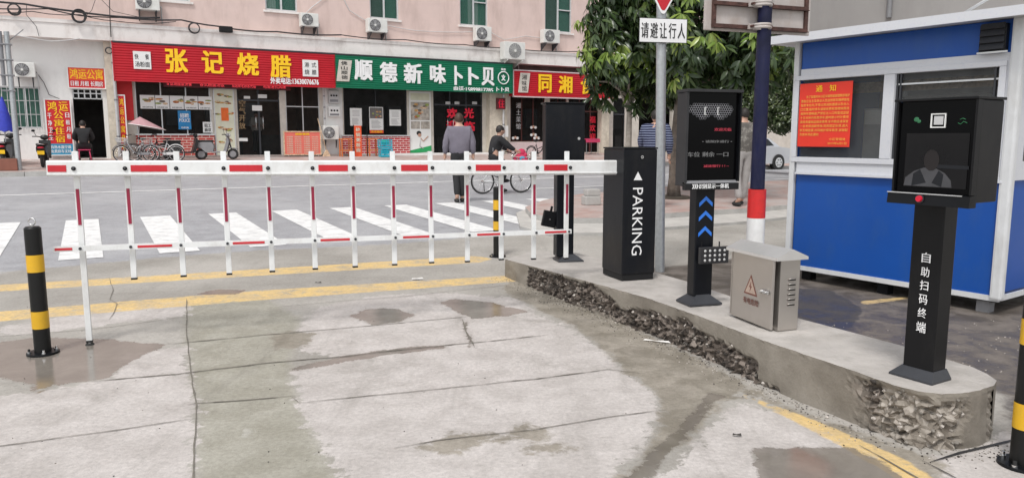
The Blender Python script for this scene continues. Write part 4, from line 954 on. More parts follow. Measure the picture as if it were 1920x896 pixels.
def strip(mb, x0, x1, z0f, z1f, y, mat): mb.add([(x0,y,z0f(x0)),(x1,y,z0f(x1)),(x1,y,z1f(x1)),(x0,y,z1f(x0)),(x0,y+.004,z0f(x0)),(x1,y+.004,z0f(x1)),(x1,y+.004,z1f(x1)),(x0,y+.004,z1f(x0))], [(0,1,2,3),(0,4,5,1),(3,2,6,7),(0,3,7,4),(1,5,6,2)], mat)
for a, b in segs:
    m = MB(); strip(m, AX(a), AX(b), lambda x: zc(x)-hh_(x)*.42, lambda x: zc(x)+hh_(x)*.42, AY-.0335, 'boom_red'); m.build('red_stripe', boom)
xl, zl = arm.hit(99, 468, -.02); xl2, zl2 = arm.hit(1072, 434, -.02); zlow = lambda x: zl+(zl2-zl)*(x-xl)/(xl2-xl)
m = MB(); e = .018
vs_ = [(x, AY+dy-.005, zlow(x)+dz) for x in (xl, xl2) for dy, dz in ((-.012,-e),(.012,-e),(.012,e),(-.012,e))]
m.add(vs_, [(0,1,5,4),(1,2,6,5),(2,3,7,6),(3,0,4,7),(3,2,1,0),(4,5,6,7)], 'boom_white'); lr = m.build('lower_rail', gate)
for a, b in [(101,134),(257,322),(436,496),(601,656),(756,805),(895,938),(1022,1062)]:
    m = MB(); strip(m, arm.hit(a, 450, -.02)[0], arm.hit(b, 450, -.02)[0], lambda x: zlow(x)-.008, lambda x: zlow(x)+.008, AY-.0205, 'boom_red'); m.build('red_stripe', lr)
PK = [138,234,329.5,418,501,584,661,737,808,877,942,1004,1066]
BT_ = [None,523,518,514,509,504,500,496,492,490,486,485,484]
for i, (px, pb_) in enumerate(zip(PK, BT_)):
    x, ztp = arm.hit(px, 284, .01); PY = AY+.045 if True else AY
    wd_ = .019
    if pb_: z0 = arm.hit(px, pb_, .01)[1]
    else:
        P = bf.W(x, PY); z0 = g(P.x, P.y)-bf.o.z+.03
    m = MB(); m.box(x-wd_, x+wd_, PY-.012, PY+.012, z0, ztp, 'boom_white', .004)
    pk = m.build('support_leg' if not pb_ else 'picket', gate)
    m = MB(); za = zc(x)-.14; zb_ = zc(x)-.385; m.box(x-.010, x+.010, PY-.0165, PY-.0125, zb_, za, 'picket_red'); m.build('red_stripe', pk)
    m = MB(); m.box(x-wd_-.001, x+wd_+.001, PY-.013, PY+.013, z0-.012, z0-.001, 'black_matte'); m.build('end_cap', pk)
    m = MB(); m.cyl((x, AY-.038, zc(x)), (x, AY-.030, zc(x)), .014, .014, 'black_metal', 12); m.ell((x, AY-.039, zc(x)), (.008, .006, .008), 'dark_grey', 8, 6); m.build('bolt', pk)
    m = MB(); m.cyl((x, AY-.026, zlow(x)), (x, AY-.018, zlow(x)), .010, .010, 'dark_grey', 10); m.build('bolt', pk)
    if not pb_:
        m = MB(); m.cyl((x,PY,z0-.013), (x,PY,z0-.028), .012, .012, 'chrome', 10); m.cyl((x,PY,z0-.030), (x,PY,z0-.018), .030, .022, 'rubber', 14); m.cyl((x,PY,z0-.042), (x,PY,z0-.030), .034, .030, 'rubber', 14); m.build('rubber_foot', pk)

# ================================================================ DISPLAY POSTS
def plate(m, w_, d_, h=.07, t=.012, inn=(.3, .7, .25, .75)):
    a, b, c, d = inn
    m.add([(0,0,0),(w_,0,0),(w_,d_,0),(0,d_,0),(0,0,t),(w_,0,t),(w_,d_,t),(0,d_,t)], [(0,1,5,4),(1,2,6,5),(2,3,7,6),(3,0,4,7)], 'dark_grey')
    q = [(w_*a,d_*c,h),(w_*b,d_*c,h),(w_*b,d_*d,h),(w_*a,d_*d,h)]
    m.add([(0,0,t),(w_,0,t),(w_,d_,t),(0,d_,t)]+q, [(0,1,5,4),(1,2,6,5),(2,3,7,6),(3,0,4,7),(4,5,6,7)], 'dark_grey')
df = corner_frame((1294,575), (1353,570), Z_I, R(17)); dl = Frame(df.o, df.r+R(90))
pw = df.hit(1354, 571)[0]; pd = max(.2, dl.hit(1271, 566)[0])
print('disp', pw, pd)
t = thing('display_post', 'black display post with blue chevrons standing next to the steel cabinet', 'display post', tuple(df.o), df.r)
m = MB(); plate(m, pw, pd); m.build('base_plate', t)
c0 = df.hit(1304, 450, pd*.25)[0]; c1 = df.hit(1338, 450, pd*.25)[0]; zh = df.hit(1320, 354, pd*.1)[1]; zt_ = df.hit(1330, 168, -.02)[1]
m = MB(); m.box(c0, c1, pd*.25, pd*.75, .06, zh+.02, 'box_black', .01); colm = m.build('column', t)
for yy in (371, 398, 427):
    m = MB(); cx = (c0+c1)/2; z = df.hit(1325, yy, pd*.25)[1]; k = (c1-c0)*.36
    m.prism([(cx-k, z-.035), (cx, z+.012), (cx+k, z-.035), (cx+k, z-.062), (cx, z-.016), (cx-k, z-.062)], pd*.25-.003, pd*.25-.001, M('chev_blue', (.02,.13,.50), .4, emit=.35).name); m.build('chevron', colm)
hx0, hx1 = df.hit(1286, 255, -.03)[0], df.hit(1387, 255, -.03)[0]; zl_ = df.hit(1330, 341, -.03)[1]
m = MB(); m.box(hx0, hx1, -.005, .10, zl_-.03, zt_-.02, 'side_grey', .008); m.box(hx0-.006, hx1+.008, -.05, .105, zt_-.02, zt_, 'side_grey', .004)
m.box(hx0, hx1, -.045, .0, zl_-.055, zl_-.008, 'black_matte', .004); m.box(hx0-.005, hx0+.012, -.04, .0-.006, zl_, zt_-.021, 'side_grey'); m.box(hx1-.008, hx1+.004, -.04, -.006, zl_, zt_-.021, 'black_metal')
m.prism([(-.045, zl_-.012), (-.003, zl_+.012), (-.003, zl_-.012)], hx0+.012, hx1-.008, 'mid_grey', 'x'); head = m.build('housing', t)
m = MB(); m.box(hx0+.012, hx1-.008, -.012, -.006, zl_+.012, zt_-.022, 'black_gloss'); scr = m.build('screen', head)
W_ = hx1-hx0; m = MB(); zx = lambda py: df.hit(1335, py, -.02)[1]; xx = lambda px: df.hit(px, 250, -.02)[0]
M('hex_grey', (.26,.26,.28), .5); hr = .0100
for r_ in range(8):
    for c_ in range(20):
        cx = xx(1290)+c_*hr*1.74+(r_ % 2)*hr*.87; cz = zx(226)+r_*hr*1.5
        u = (cx-xx(1290))/(xx(1377)-xx(1290)); zrel = (cz-zx(212))/(zx(197)-zx(212))
        if u > 1 or u < 0: continue
        lo = -.9+1.9*abs(abs(u-.5)*2-.38)*(1 if abs(u-.5) > .19 else .9); 
        if zrel < lo or zrel > 1.05-.5*max(0, abs(u-.5)*2-.75)*4: continue
        for k in range(6):
            a0, a1 = R(30+60*k), R(90+60*k); q = [(cx+math.cos(a)*s, -.0135, cz+math.sin(a)*s) for a, s in ((a0, hr*1.0), (a1, hr*1.0), (a1, hr*.84), (a0, hr*.84))]; m.add(q, [(0,1,2,3)], 'hex_grey')
tag(m.build('speaker_mesh', head))
def hx(body, x0, x1, y0, y1, mat, bold=.02, nm='lettering', yy=-.0136):
    m = MB(); m.text(body, xx(x0), xx(x1), zx(y1), zx(y0), yy, mat, bold); return m.build(nm, head)
M('hex_white', (.5,.5,.5), .5)
hx('[', 1320, 1325, 201, 216, 'hex_white'); hx(']', 1349, 1344, 201, 216, 'hex_white')
M('led_dim_red', (.25,.02,.035), .5, emit=.5); M('led_dim_white', (.12,.12,.12), .5, emit=.25)
hx('欢迎光临', 1340, 1372, 240, 246, 'led_dim_red'); hx('• 请按序通行 •', 1318, 1374, 263, 268, 'led_dim_white'); hx('车位 剩余 一口', 1291, 1368, 285, 294, 'led_dim_white'); hx('减速慢行 ! ! ~', 1322, 1370, 309, 314, 'led_dim_red')
hx('❯❯❯', 1297, 1308, 344, 353, 'white_text', .03, yy=-.0475); hx('识别显示一体机', 1309, 1366, 344, 353, 'white_text', .02, yy=-.0475)
# small lamp panel beside the column
m = MB(); lx0, lx1 = df.hit(1309, 478, .0)[0], df.hit(1362, 478, .0)[0]; lz0, lz1 = df.hit(1335, 493, 0)[1], df.hit(1335, 462, 0)[1]
m.box(lx0, lx1, -.03, .0, lz0, lz1, 'side_grey', .006); m.box(lx0+.05, lx0+.09, 0, pd*.3, (lz0+lz1)/2-.02, (lz0+lz1)/2+.02, 'black_metal'); lamp = m.build('lamp_panel', t)
m = MB()
for r_ in range(3):
    for c_ in range(5): m.ell((lx0+(lx1-lx0)*(.16+.17*c_), -.032, lz0+(lz1-lz0)*(.22+.28*r_)), (.010, .005, .010), 'hex_white', 10, 6)
m.build('lens', lamp)
for i in range(2): m = MB(); m.cyl((lx0+.02+i*.14, -.01, lz1), (lx0+.02+i*.14, -.01, lz1+.035), .005, .005, 'black_metal', 6); m.build('bracket', lamp)

ff_ = corner_frame((1055,492), (1089,486), Z_I, R(12)); fl = Frame(ff_.o, ff_.r+R(90)); pw2 = ff_.hit(1089, 488)[0]; pd2 = .24
t = thing('display_post', 'black display post seen from behind at the far end of the island', 'display post', tuple(ff_.o), ff_.r)
pw2 = max(.24, pw2); m = MB(); m.T = Matrix.Translation((-.04, 0, 0)); plate(m, pw2+.02, pd2); m.build('base_plate', t)
c0, c1 = ff_.hit(1044, 420, .06)[0], ff_.hit(1076, 420, .06)[0]; zt_ = ff_.hit(1060, 192, .0)[1]; zl_ = ff_.hit(1060, 302, 0)[1]
m = MB(); m.box(c0, c1, .06, .19, .05, zl_+.02, 'box_black', .008); m.build('column', t)
hx0, hx1 = ff_.hit(1023, 250, 0)[0], ff_.hit(1097, 250, 0)[0]
m = MB(); m.box(hx0, hx1, .0, .13, zl_, zt_-.015, 'box_black', .012); m.box(hx0-.006, hx1+.006, -.01, .18, zt_-.015, zt_, 'black_metal', .004); m.box(hx0, hx1, .13, .18, zl_-.04, zl_, 'black_metal'); hd = m.build('housing', t)
m = MB(); m.box(hx0+.02, hx1-.02, -.004, .0, zl_+.03, zt_-.07, 'box_black'); m.build('door', hd)
m = MB(); lx, lz = ff_.hit(1085, 260, 0); m.cyl((lx,-.012,lz), (lx,-.004,lz), .014, .014, 'chrome', 12); m.build('lock', hd)
m = MB(); m.T = Matrix.Translation((ff_.hit(1031, 411, .1)[0], .12, ff_.hit(1031, 411, .1)[1])) @ Matrix.Rotation(R(12), 4, 'Y'); m.box(-.07, .07, -.02, .03, -.08, .08, 'black_metal', .01); m.cyl((.0,-.025,.0), (0,-.02,0), .008, .008, 'chrome', 8); m.box(-.01, .01, -.01, .01, .08, .13, 'black_metal'); m.build('lamp_panel', t)

# ================================================================ STEEL CABINET
ca = hitz(1369, 592, Z_I); cb = hitz(1452, 622, Z_I); rr_ = math.atan2(cb.y-ca.y, cb.x-ca.x); cf = Frame(ca, rr_); cw = (cb-ca).length
rf_ = Frame(cb, rr_+R(90)); cdp = rf_.hit(1498, 560)[0]; ch_ = cf.hit(1376, 466)[1]
print('cab', cw, cdp, ch_, math.degrees(rr_))
t = thing('electrical_cabinet', 'stainless steel cabinet with pitched lid and a lightning warning triangle, door slightly ajar', 'electrical cabinet', tuple(ca), rr_)
m = MB(); m.box(0, cw, .025, cdp, 0, ch_, 'steel_warm', .006); m.box(.02, cw-.02, .03, cdp-.02, -.02, .0, 'black_metal'); body = m.build('body', t)
m = MB(); m.T = Matrix.Translation((0, .02, 0)) @ Matrix.Rotation(R(-3.5), 4, 'Z'); m.box(.0, cw-.004, -.02, -.003, .012, ch_-.008, 'steel_warm', .004)
m.box(.0, .008, -.024, -.0205, .02, ch_-.02, 'steel_warm'); door = m.build('door', t)
m = MB(); m.T = Matrix.Translation((0, .02, 0)) @ Matrix.Rotation(R(-3.5), 4, 'Z'); hx_ = cf.hit(1436, 547, -.02); m.box(hx_[0]-.035, hx_[0]+.045, -.034, -.0215, hx_[1]-.012, hx_[1]+.012, 'chrome', .004); m.cyl((hx_[0]-.02,-.05,hx_[1]), (hx_[0]-.02,-.03,hx_[1]), .013, .013, 'chrome', 12); m.cyl((hx_[0]+.02,-.045,hx_[1]), (hx_[0]+.02,-.03,hx_[1]), .009, .009, 'chrome', 12); m.build('latch', door)
M('warn_brown', (.16,.05,.035), .5); M('warn_fill', (.52,.40,.33), .4, .4)
m = MB(); m.T = Matrix.Translation((0, .02, 0)) @ Matrix.Rotation(R(-3.5), 4, 'Z'); a = cf.hit(1411, 515, -.01); b = cf.hit(1395, 548, -.01); c = cf.hit(1422, 557, -.01)
zb_ = (b[1]+c[1])/2-.0; ax, bx_, cx_ = (b[0]+c[0])/2, b[0], c[0]
tri = lambda s: [(ax+(x-ax)*s, zb_+(a[1]-zb_)*.36+(z-zb_-(a[1]-zb_)*.36)*s) for x, z in ((bx_, zb_), (cx_, zb_), (ax, a[1]))]
m.prism(tri(1), -.0215, -.0208, 'warn_brown'); m.prism(tri(.78), -.0225, -.0217, 'warn_fill')
k = (a[1]-zb_)*.5; zz = zb_+(a[1]-zb_)*.36; m.prism([(ax+.08*k, zz+.62*k), (ax-.22*k, zz+.02*k), (ax-.02*k, zz+.05*k), (ax-.10*k, zz-.42*k), (ax+.22*k, zz+.16*k), (ax+.02*k, zz+.13*k)], -.0235, -.0227, 'warn_brown'); m.build('warning_sign', door)
m = MB(); m.T = Matrix.Translation((0, .02, 0)) @ Matrix.Rotation(R(-3.5), 4, 'Z'); b = cf.hit(1394, 559, -.01); c = cf.hit(1425, 572, -.01); m.text('有电危险', b[0], c[0], zb_-.062, zb_-.022, -.0225, 'warn_brown', .02); m.build('lettering', door)
m = MB()
for k in range(6):
    z = rf_.hit(1485, 522+k*9.3)[1]; x = rf_.hit(1477, 545)[0]; x2 = rf_.hit(1491, 545)[0]
    m.tube([(cw+.001, x, z-.006), (cw+.008, x+.006, z), (cw+.008, x2-.004, z+.002), (cw+.001, x2, z)], .004, 'steel_warm', 6); m.box(cw+.0005, cw+.0015, x, x2, z-.013, z-.006, 'black_metal')
m.build('louvre', body)
m = MB(); ov = .03; rh = .055; vs_ = []
for x in (-ov, cw+ov):
    for y, z in ((-ov, ch_-.012), (-ov, ch_+.006), (cdp/2, ch_+rh), (cdp+ov, ch_+.006), (cdp+ov, ch_-.012)): vs_.append((x, y, z))
M('steel_pale', (.66,.65,.64), .35, .6, var=.05)
m.add(vs_, [(0,1,6,5),(1,2,7,6),(2,3,8,7),(3,4,9,8),(4,3,2,1,0),(5,6,7,8,9),(0,5,9,4)], 'steel_pale'); m.build('lid', t)

# ================================================================ SCAN KIOSK
ka = hitz(1666, 700, Z_I); kb_ = hitz(1747, 723, Z_I); kc = hitz(1796, 716, Z_I)
rk = math.atan2(kb_.y-ka.y, kb_.x-ka.x); print('kiosk', math.degrees(rk), (kb_-ka).length, (kc-kb_).length)
kr = rk; kf = Frame(ka, kr); kw = (kb_-ka).length; kd = max(.15, (kc-kb_).length)
t = thing('scan_kiosk', 'tall black payment kiosk with dark screen and red button on the island end', 'kiosk', tuple(ka), kr)
m = MB(); plate(m, kw, kd, .055, .01, (.2, .92, .2, .92)); m.build('base_plate', t)
ky = kd*.22; x0 = kf.hit(1697, 680, ky)[0]; x1 = kf.hit(1747, 690, ky)[0]; zt_ = kf.hit(1735, 388, ky)[1]
x0 = kw*.22; x1 = kw*.90; k0p = kf.hit(1710, 390, ky); print('col', x0, x1, kf.hit(1697, 680, ky), kf.hit(1747, 690, ky), k0p)
M('kiosk_black', (.007,.007,.008), .38, var=.12, scale=3, spec=.22, dirt=((.022,.021,.020), .5, 6, .4))
m = MB(); m.box(x0, x1, ky, kd*.9, .05, zt_+.02, 'kiosk_black', .006); colm = m.build('column', t)
for ch, x_, y0, y1 in [('自',1735,473,492),('助',1732,500,518),('扫',1729,525,543),('码',1727,551,569),('终',1724,576,594),('端',1723,602,622)]:
    m = MB(); cx, z0 = kf.hit(x_, y1, ky); z1 = kf.hit(x_, y0, ky)[1]; cx = x0+(x1-x0)*.53; k = (z1-z0)*.46; m.text(ch, cx-k, cx+k, z0, z1, ky-.003, 'white_text', .02); m.build('lettering', colm)
hoff = ky-.13; hx0 = kf.hit(1681, 280, hoff)[0]; hx1 = kf.hit(1832, 280, hoff)[0]; hz0 = kf.hit(1750, 385, hoff)[1]; hz1 = kf.hit(1760, 184, hoff)[1]; hs = kf.hit(1750, 362, hoff)[1]
print('khead', hx0, hx1, hz0, hz1)
m = MB(); m.box(hx0, hx1, hoff+.012, hoff+.20, hz0+.02, hz1-.012, 'kiosk_black', .008); m.box(hx0-.008, hx1+.006, hoff-.03, hoff+.205, hz1-.012, hz1, 'kiosk_black', .003)
m.prism([(hoff-.035, hz0), (hoff+.02, hz0), (hoff+.02, hs), (hoff-.03, hs-.005)], hx0-.01, hx1+.004, 'black_metal', 'x'); m.box(hx1-.006, hx1+.004, hoff-.025, hoff+.011, hs, hz1-.013, 'kiosk_black'); m.box(hx0-.004, hx0+.006, hoff-.012, hoff+.011, hs, hz1-.013, 'kiosk_black')
m.box(hx0-.01, hx1-.03, hoff-.037, hoff-.031, hs-.006, hs-.002, 'light_grey'); head = m.build('housing', t)
kx = lambda px, py=280: kf.hit(px, py, hoff)[0]; kz = lambda px, py: kf.hit(px, py, hoff)[1]
m = MB(); m.box(hx0+.006, hx1-.006, hoff+.003, hoff+.0115, hs, hz1-.013, 'black_gloss'); m.build('front_panel', head)
M('screen_glass', (.009,.0085,.009), .10, spec=.25, var=.3, scale=4)
sx0, sx1 = kx(1697, 300), kx(1815, 300); sz0, sz1 = kz(1750, 352), kz(1755, 250)
m = MB(); m.box(sx0, sx1, hoff+.0005, hoff+.0025, sz0, sz1, 'screen_glass'); m.build('screen', head)
M('reflection_face', (.022,.019,.019), .14, spec=.25, var=.2); M('reflection_shirt', (.065,.065,.07), .14, spec=.25, var=.2); M('reflection_grey', (.016,.017,.02), .14, spec=.25)
m = MB(); cx = kx(1742, 310); zb2 = sz0+.004; K2 = (sx1-sx0)  # soft reflection of a person, painted on the screen as flat dim shapes
m.add([(cx+x*K2, hoff-.0002, zb2+z*K2) for x, z in ((-.40,0),(-.38,.13),(-.24,.24),(-.08,.30),(.10,.30),(.26,.22),(.36,.11),(.38,0))], [(7,6,5,4,3,2,1,0)], 'reflection_shirt')
m.add([(cx+x*K2, hoff-.0005, zb2+z*K2) for x, z in ((-.27,0),(-.25,.2),(-.14,.27),(-.03,.06),(.06,.06),(.16,.26),(.24,.2),(.22,0))], [(3,2,1,0),(7,6,5,4)], 'reflection_grey')
m.add([(cx+.01+math.cos(a*.45)*.125*K2, hoff-.0008, zb2+.42*K2+math.sin(a*.45)*.17*K2) for a in range(14)], [tuple(range(13, -1, -1))], 'reflection_face')
m.add([(cx+x*K2, hoff-.0004, zb2+z*K2) for x, z in ((.12,.30),(.12,.355),(.62,.345),(.62,.29))], [(0,1,2,3)], 'reflection_grey'); m.build('painted_reflection', head)
m = MB(); a, b = kx(1746, 225), kx(1774, 225); c, d = kz(1760, 240), kz(1760, 213)
for q in ((a, b, c, c+.005), (a, b, d-.005, d), (a, a+.005, c+.005, d-.005), (b-.005, b, c+.005, d-.005)): m.box(q[0], q[1], hoff-.004, hoff+.002, q[2], q[3], 'paper_white')
m.box(a+.014, b-.012, hoff-.002, hoff+.002, c+.014, d-.012, 'light_grey'); m.build('scanner_window', head)
M('pay_green', (.02,.12,.05), .4, emit=.2); m = MB(); cx, cz = kx(1718, 226), kz(1718, 226); m.ell((cx, hoff+.002, cz+.004), (.013, .002, .011), 'pay_green', 12, 6); m.ell((cx+.013, hoff+.001, cz-.005), (.010, .002, .008), 'pay_green', 12, 6); m.build('pay_mark', head)
m = MB(); cx, cz = kx(1805, 228), kz(1805, 228); m.tube([(cx-.02, hoff+.001, cz-.006), (cx-.008, hoff+.001, cz-.012), (cx+.004, hoff+.001, cz), (cx+.02, hoff+.001, cz-.007)], .002, 'pay_green', 5); m.tube([(cx-.012, hoff+.001, cz+.009), (cx, hoff+.001, cz+.014), (cx+.012, hoff+.001, cz+.009)], .002, 'pay_green', 5); m.build('pay_mark', head)
m = MB(); cx, cz = kx(1733, 372), kz(1733, 372); yb = hoff-.034; m.cyl((cx,yb,cz), (cx,yb-.006,cz), .019, .019, 'dark_grey', 20); M('button_red', (.60,.01,.035), .3); m.cyl((cx,yb-.006,cz), (cx,yb-.016,cz), .015, .013, 'button_red', 20); m.build('button', head)

# ================================================================ BOOTH
zb0 = .13
ba = hitz(1477, 499, lambda x, y: zb0); bb_ = hitz(1868, 562, lambda x, y: zb0); rb = math.atan2(bb_.y-ba.y, bb_.x-ba.x); of = Frame(ba, rb); OW = (bb_-ba).length
zz_ = lambda px, py: of.hit(px, py)[1]; ox = lambda px, py=300: of.hit(px, py)[0]
print('booth', math.degrees(rb), OW, [round(zz_(*p), 2) for p in [(1493,88),(1900,30),(1493,131),(1885,100),(1489,312),(1680,325),(1877,337),(1497,150),(1870,115),(1497,292),(1870,300)]])
M('booth_blue', (.006,.072,.34), .36, var=.07, scale=1.5, bump=.10, bscale=2.2, spec=.4, dirt=((.035,.10,.28), .4, 7, .35)); M('frame_white', (.62,.63,.66), .45, var=.05, scale=30, dirt=((.40,.42,.50), .5, 30, 1)); M('post_white', (.64,.65,.66), .4, var=.05, dirt=((.38,.37,.35), .5, 6, .35))
booth = thing('guard_booth', 'blue and white portable guard booth with sliding window and overhanging flat roof', 'guard booth', tuple(ba), rb)
zA, zB_, zC, zD = zz_(1485, 318), zz_(1493, 132), zz_(1490, 89), 0.
zA = .5*(zz_(1489,313)+zz_(1877,337)); zB_ = .5*(zz_(1493,131)+zz_(1885,100)); zC = .5*(zz_(1493,88)+zz_(1900,30)); OD = 1.5; x_l, x_r = .05, OW-.02
m = MB(); m.box(x_l, x_r, 0, .05, .03, zA-.03, 'booth_blue'); m.box(.05, OW, OD-.05, OD, .03, zC, 'booth_blue'); m.box(.0, .05, .05, OD, .03, zC, 'booth_blue'); m.box(OW-.05, OW-.0, .06, OD, .03, zA-.03, 'booth_blue'); m.build('lower_wall', booth)
m = MB(); m.box(x_l, x_r, 0, .05, zB_, zC, 'booth_blue'); m.box(OW-.05, OW, .06, OD, zB_, zC, 'booth_blue'); m.build('upper_wall', booth)
for nm, x, y in (('corner_post', .0, .0), ('corner_post', OW, 0.), ('corner_post', OW, OD)):
    m = MB(); r_ = .045 if x > 0 else .028; m.box(x-r_, x+r_, y-r_*.8, y+r_, -.0, zC+.01, 'post_white', .02 if x > 0 else .006); m.build(nm, booth)
m = MB(); m.box(-.02, OW+.02, -.012, .02, -.015, .03, 'post_white'); m.box(OW-.0, OW+.014, .05, OD, -.015, .03, 'post_white'); m.box(.0, OW, .03, OD, -.03, .02, 'black_metal'); m.build('base_frame', booth)
for x, y in ((.15, .15), (OW*.5, .1), (OW-.12, .1), (OW-.12, OD-.1), (.15, OD-.1)):
    P = of.W(x, y); m = MB(); m.box(x-.05, x+.05, y-.05, y+.05, g(P.x, P.y)-ba.z-.01, -.031, 'black_metal' if x < OW*.6 else 'mid_grey'); m.build('foot', booth)
m = MB(); m.box(.05, OW, .05, OD-.05, .031, .05, 'interior'); m.box(.055, OW-.05, OD-.06, OD-.051, .05, zC, 'band_white'); m.build('interior_lining', booth)
# window band
gx0, gx1, gx2, gx3 = ox(1499, 220), ox(1655, 220), ox(1677, 220), ox(1868, 220); gz0 = .5*(zz_(1499,292)+zz_(1869,306)); gz1 = .5*(zz_(1497,153)+zz_(1869,125))
m = MB(); wall_holes(m, x_l, x_r, zA-.029, zB_-.001, -.012, .06, [(gx0, gx1, gz0, gz1), (gx2, gx3, gz0, gz1)], 'frame_white')
for a, b in ((gx0, gx1), (gx2, gx3)):
    for q in ((a-.055, b+.055, gz0-.05, gz0-.002), (a-.055, b+.055, gz1+.002, gz1+.045), (a-.055, a-.004, gz0, gz1), (b+.004, b+.055, gz0, gz1)): m.box(q[0], q[1], -.028, -.013, q[2], q[3], 'frame_white', .003)
m.box(x_l, x_r, -.04, -.013, zA-.05, zA-.03, 'frame_white', .003); wf = m.build('window_frame', booth)
m = MB(); m.quad((gx0,.02,gz0),(gx1,.02,gz0),(gx1,.02,gz1),(gx0,.02,gz1), 'booth_glass'); m.build('window', booth)
m = MB(); m.quad((gx2,.02,gz0),(gx3,.02,gz0),(gx3,.02,gz1),(gx2,.02,gz1), 'booth_glass'); w_ = m.build('window', booth)
m = MB()
for x in (gx2+.012, gx2+.04, gx3-.03): m.box(x-.008, x+.008, -.008, .015, gz0, gz1, 'dark_grey')
m.box(gx2, gx3, -.006, .014, gz1-.10, gz1-.085, 'alu'); m.box(gx2+.05, gx3-.04, .03, .04, gz0+.02, gz1-.2, 'interior'); m.build('sliding_sash', w_)
m = MB(); wall_holes(m, -OD+.02, -.05, zA-.029, zB_-.001, -.012, .05, [(-OD+.2, -.2, gz0, gz1)], 'frame_white'); m.T = Matrix.Identity(4)
v2 = MB(); 
for vtx, in zip(m.v,): pass
v2.add([(OW+.01-q[1], -q[0], q[2]) for q in m.v], m.f, 'frame_white'); v2.build('window_frame', booth)
m = MB(); m.quad((OW-.01,.2,gz0),(OW-.01,OD-.2,gz0),(OW-.01,OD-.2,gz1),(OW-.01,.2,gz1), 'booth_glass'); m.build('window', booth)
m = MB()                                   # things seen through the left pane
m.box(gx0+.62*(gx1-gx0), gx0+.86*(gx1-gx0), .25, .45, .3, gz0+(gz1-gz0)*.62, 'light_grey', .01); m.box(gx0+.64*(gx1-gx0), gx0+.84*(gx1-gx0), .24, .248, gz0+(gz1-gz0)*.42, gz0+(gz1-gz0)*.6, 'paper_white'); m.build('locker', booth)
m = MB(); m.box(x_l, x_r, .5, .52, gz1-.12, gz1-.02, 'food_e'); m.box(gx1-.1, gx1-.07, .5, .53, .05, gz1, 'alu'); m.build('inner_rail', booth)
# roof
re = of.hit(1449, 83, -.22); m = MB(); rx0 = -.24
m.prism([(-.25, zC+.005), (OD+.15, zC+.005), (OD+.15, zC+.09), (-.25, zC+.06)], rx0, OW+.28, 'post_white', 'x'); m.box(rx0+.01, OW+.27, -.262, -.251, zC-.012, zC+.065, 'frame_white'); m.build('roof', booth)
# louvred vent at the upper right
vx0, vx1 = ox(1843, 70), ox(1893, 70); vz0, vz1 = zz_(1868, 98), zC-.03
t = MB(); t.box(vx0, vx1, -.06, -.002, vz0, vz1, 'black_metal', .006)
for k in range(4): z = vz0+(vz1-vz0)*(k+.3)/4; t.prism([(-.085, z), (-.06, z), (-.06, z+.045)], vx0+.01, vx1-.01, 'dark_grey', 'x')
t.box(vx0-.005, vx1+.02, -.075, -.06, vz0-.014, vz0, 'alu'); t.build('vent', booth)
m = MB(); m.tube([(OW*.75,.1,zC+.1), (OW*.95,-.1,zC+.22)], .012, 'post_white', 6); m.build('roof_strut', booth)
# notice sheet
na, nb = of.hit(1501, 158, -.03)[0], of.hit(1600, 152, -.03)[0]; nz0, nz1 = of.hit(1497, 275, -.03)[1], of.hit(1501, 158, -.03)[1]
nz0 = (of.hit(1495, 274, -.03)[1]+of.hit(1595, 277, -.03)[1])/2; nz1 = (of.hit(1501, 158, -.03)[1]+of.hit(1600, 152, -.03)[1])/2
M('notice_red', (.74,.035,.015), .55, var=.04); M('notice_ink', (.90,.50,.08), .5)
P = of.W(na, -.034, nz0); t = thing('notice_poster', 'orange-red notice sheet with a yellow heading on the booth window', 'poster', tuple(P), rb); nw, nh = nb-na, nz1-nz0
m = MB(); m.box(0, nw, 0, .004, 0, nh, 'notice_red'); m.build('sheet', t)
m = MB(); m.text('通', nw*.32, nw*.45, nh*.86, nh*.96, -.003, 'yellow_text', .02); m.text('知', nw*.58, nw*.70, nh*.86, nh*.96, -.003, 'yellow_text', .02); m.build('heading', t)
LN = ['为了加强对本小区车辆停放管理秩序维护', '请各位业主及来访人员自觉将车辆停放在', '指定车位内,不得占用消防通道以及出入', '口位置,临时停车请按收费标准缴纳费用', '保持车道畅通,严禁在出入口鸣笛或逗留', '十五分钟内免费停车,超时按小时计费用', '请将贵重物品随身携带,车内物品请保管', '一旦发现违规停放,将按规定处理,请大', '家互相监督,共同维护停车秩序,谢谢配']
for i, l in enumerate(LN): m = MB(); m.text(l, nw*(.14 if i == 0 else .04), nw*.96, nh*(.765-.066*i), nh*(.81-.066*i), -.003, 'notice_ink', .015); m.build('lettering', t)
m = MB(); m.text('合支持,特此通知!', nw*.04, nw*.42, nh*.171, nh*.216, -.003, 'notice_ink', .015); m.build('lettering', t); m = MB(); m.text('小区管理处', nw*.62, nw*.93, nh*.10, nh*.14, -.003, 'notice_ink', .015); m.build('lettering', t); m = MB(); m.text('2019年6月1日', nw*.60, nw*.95, nh*.035, nh*.075, -.003, 'notice_ink', .015); m.build('lettering', t)

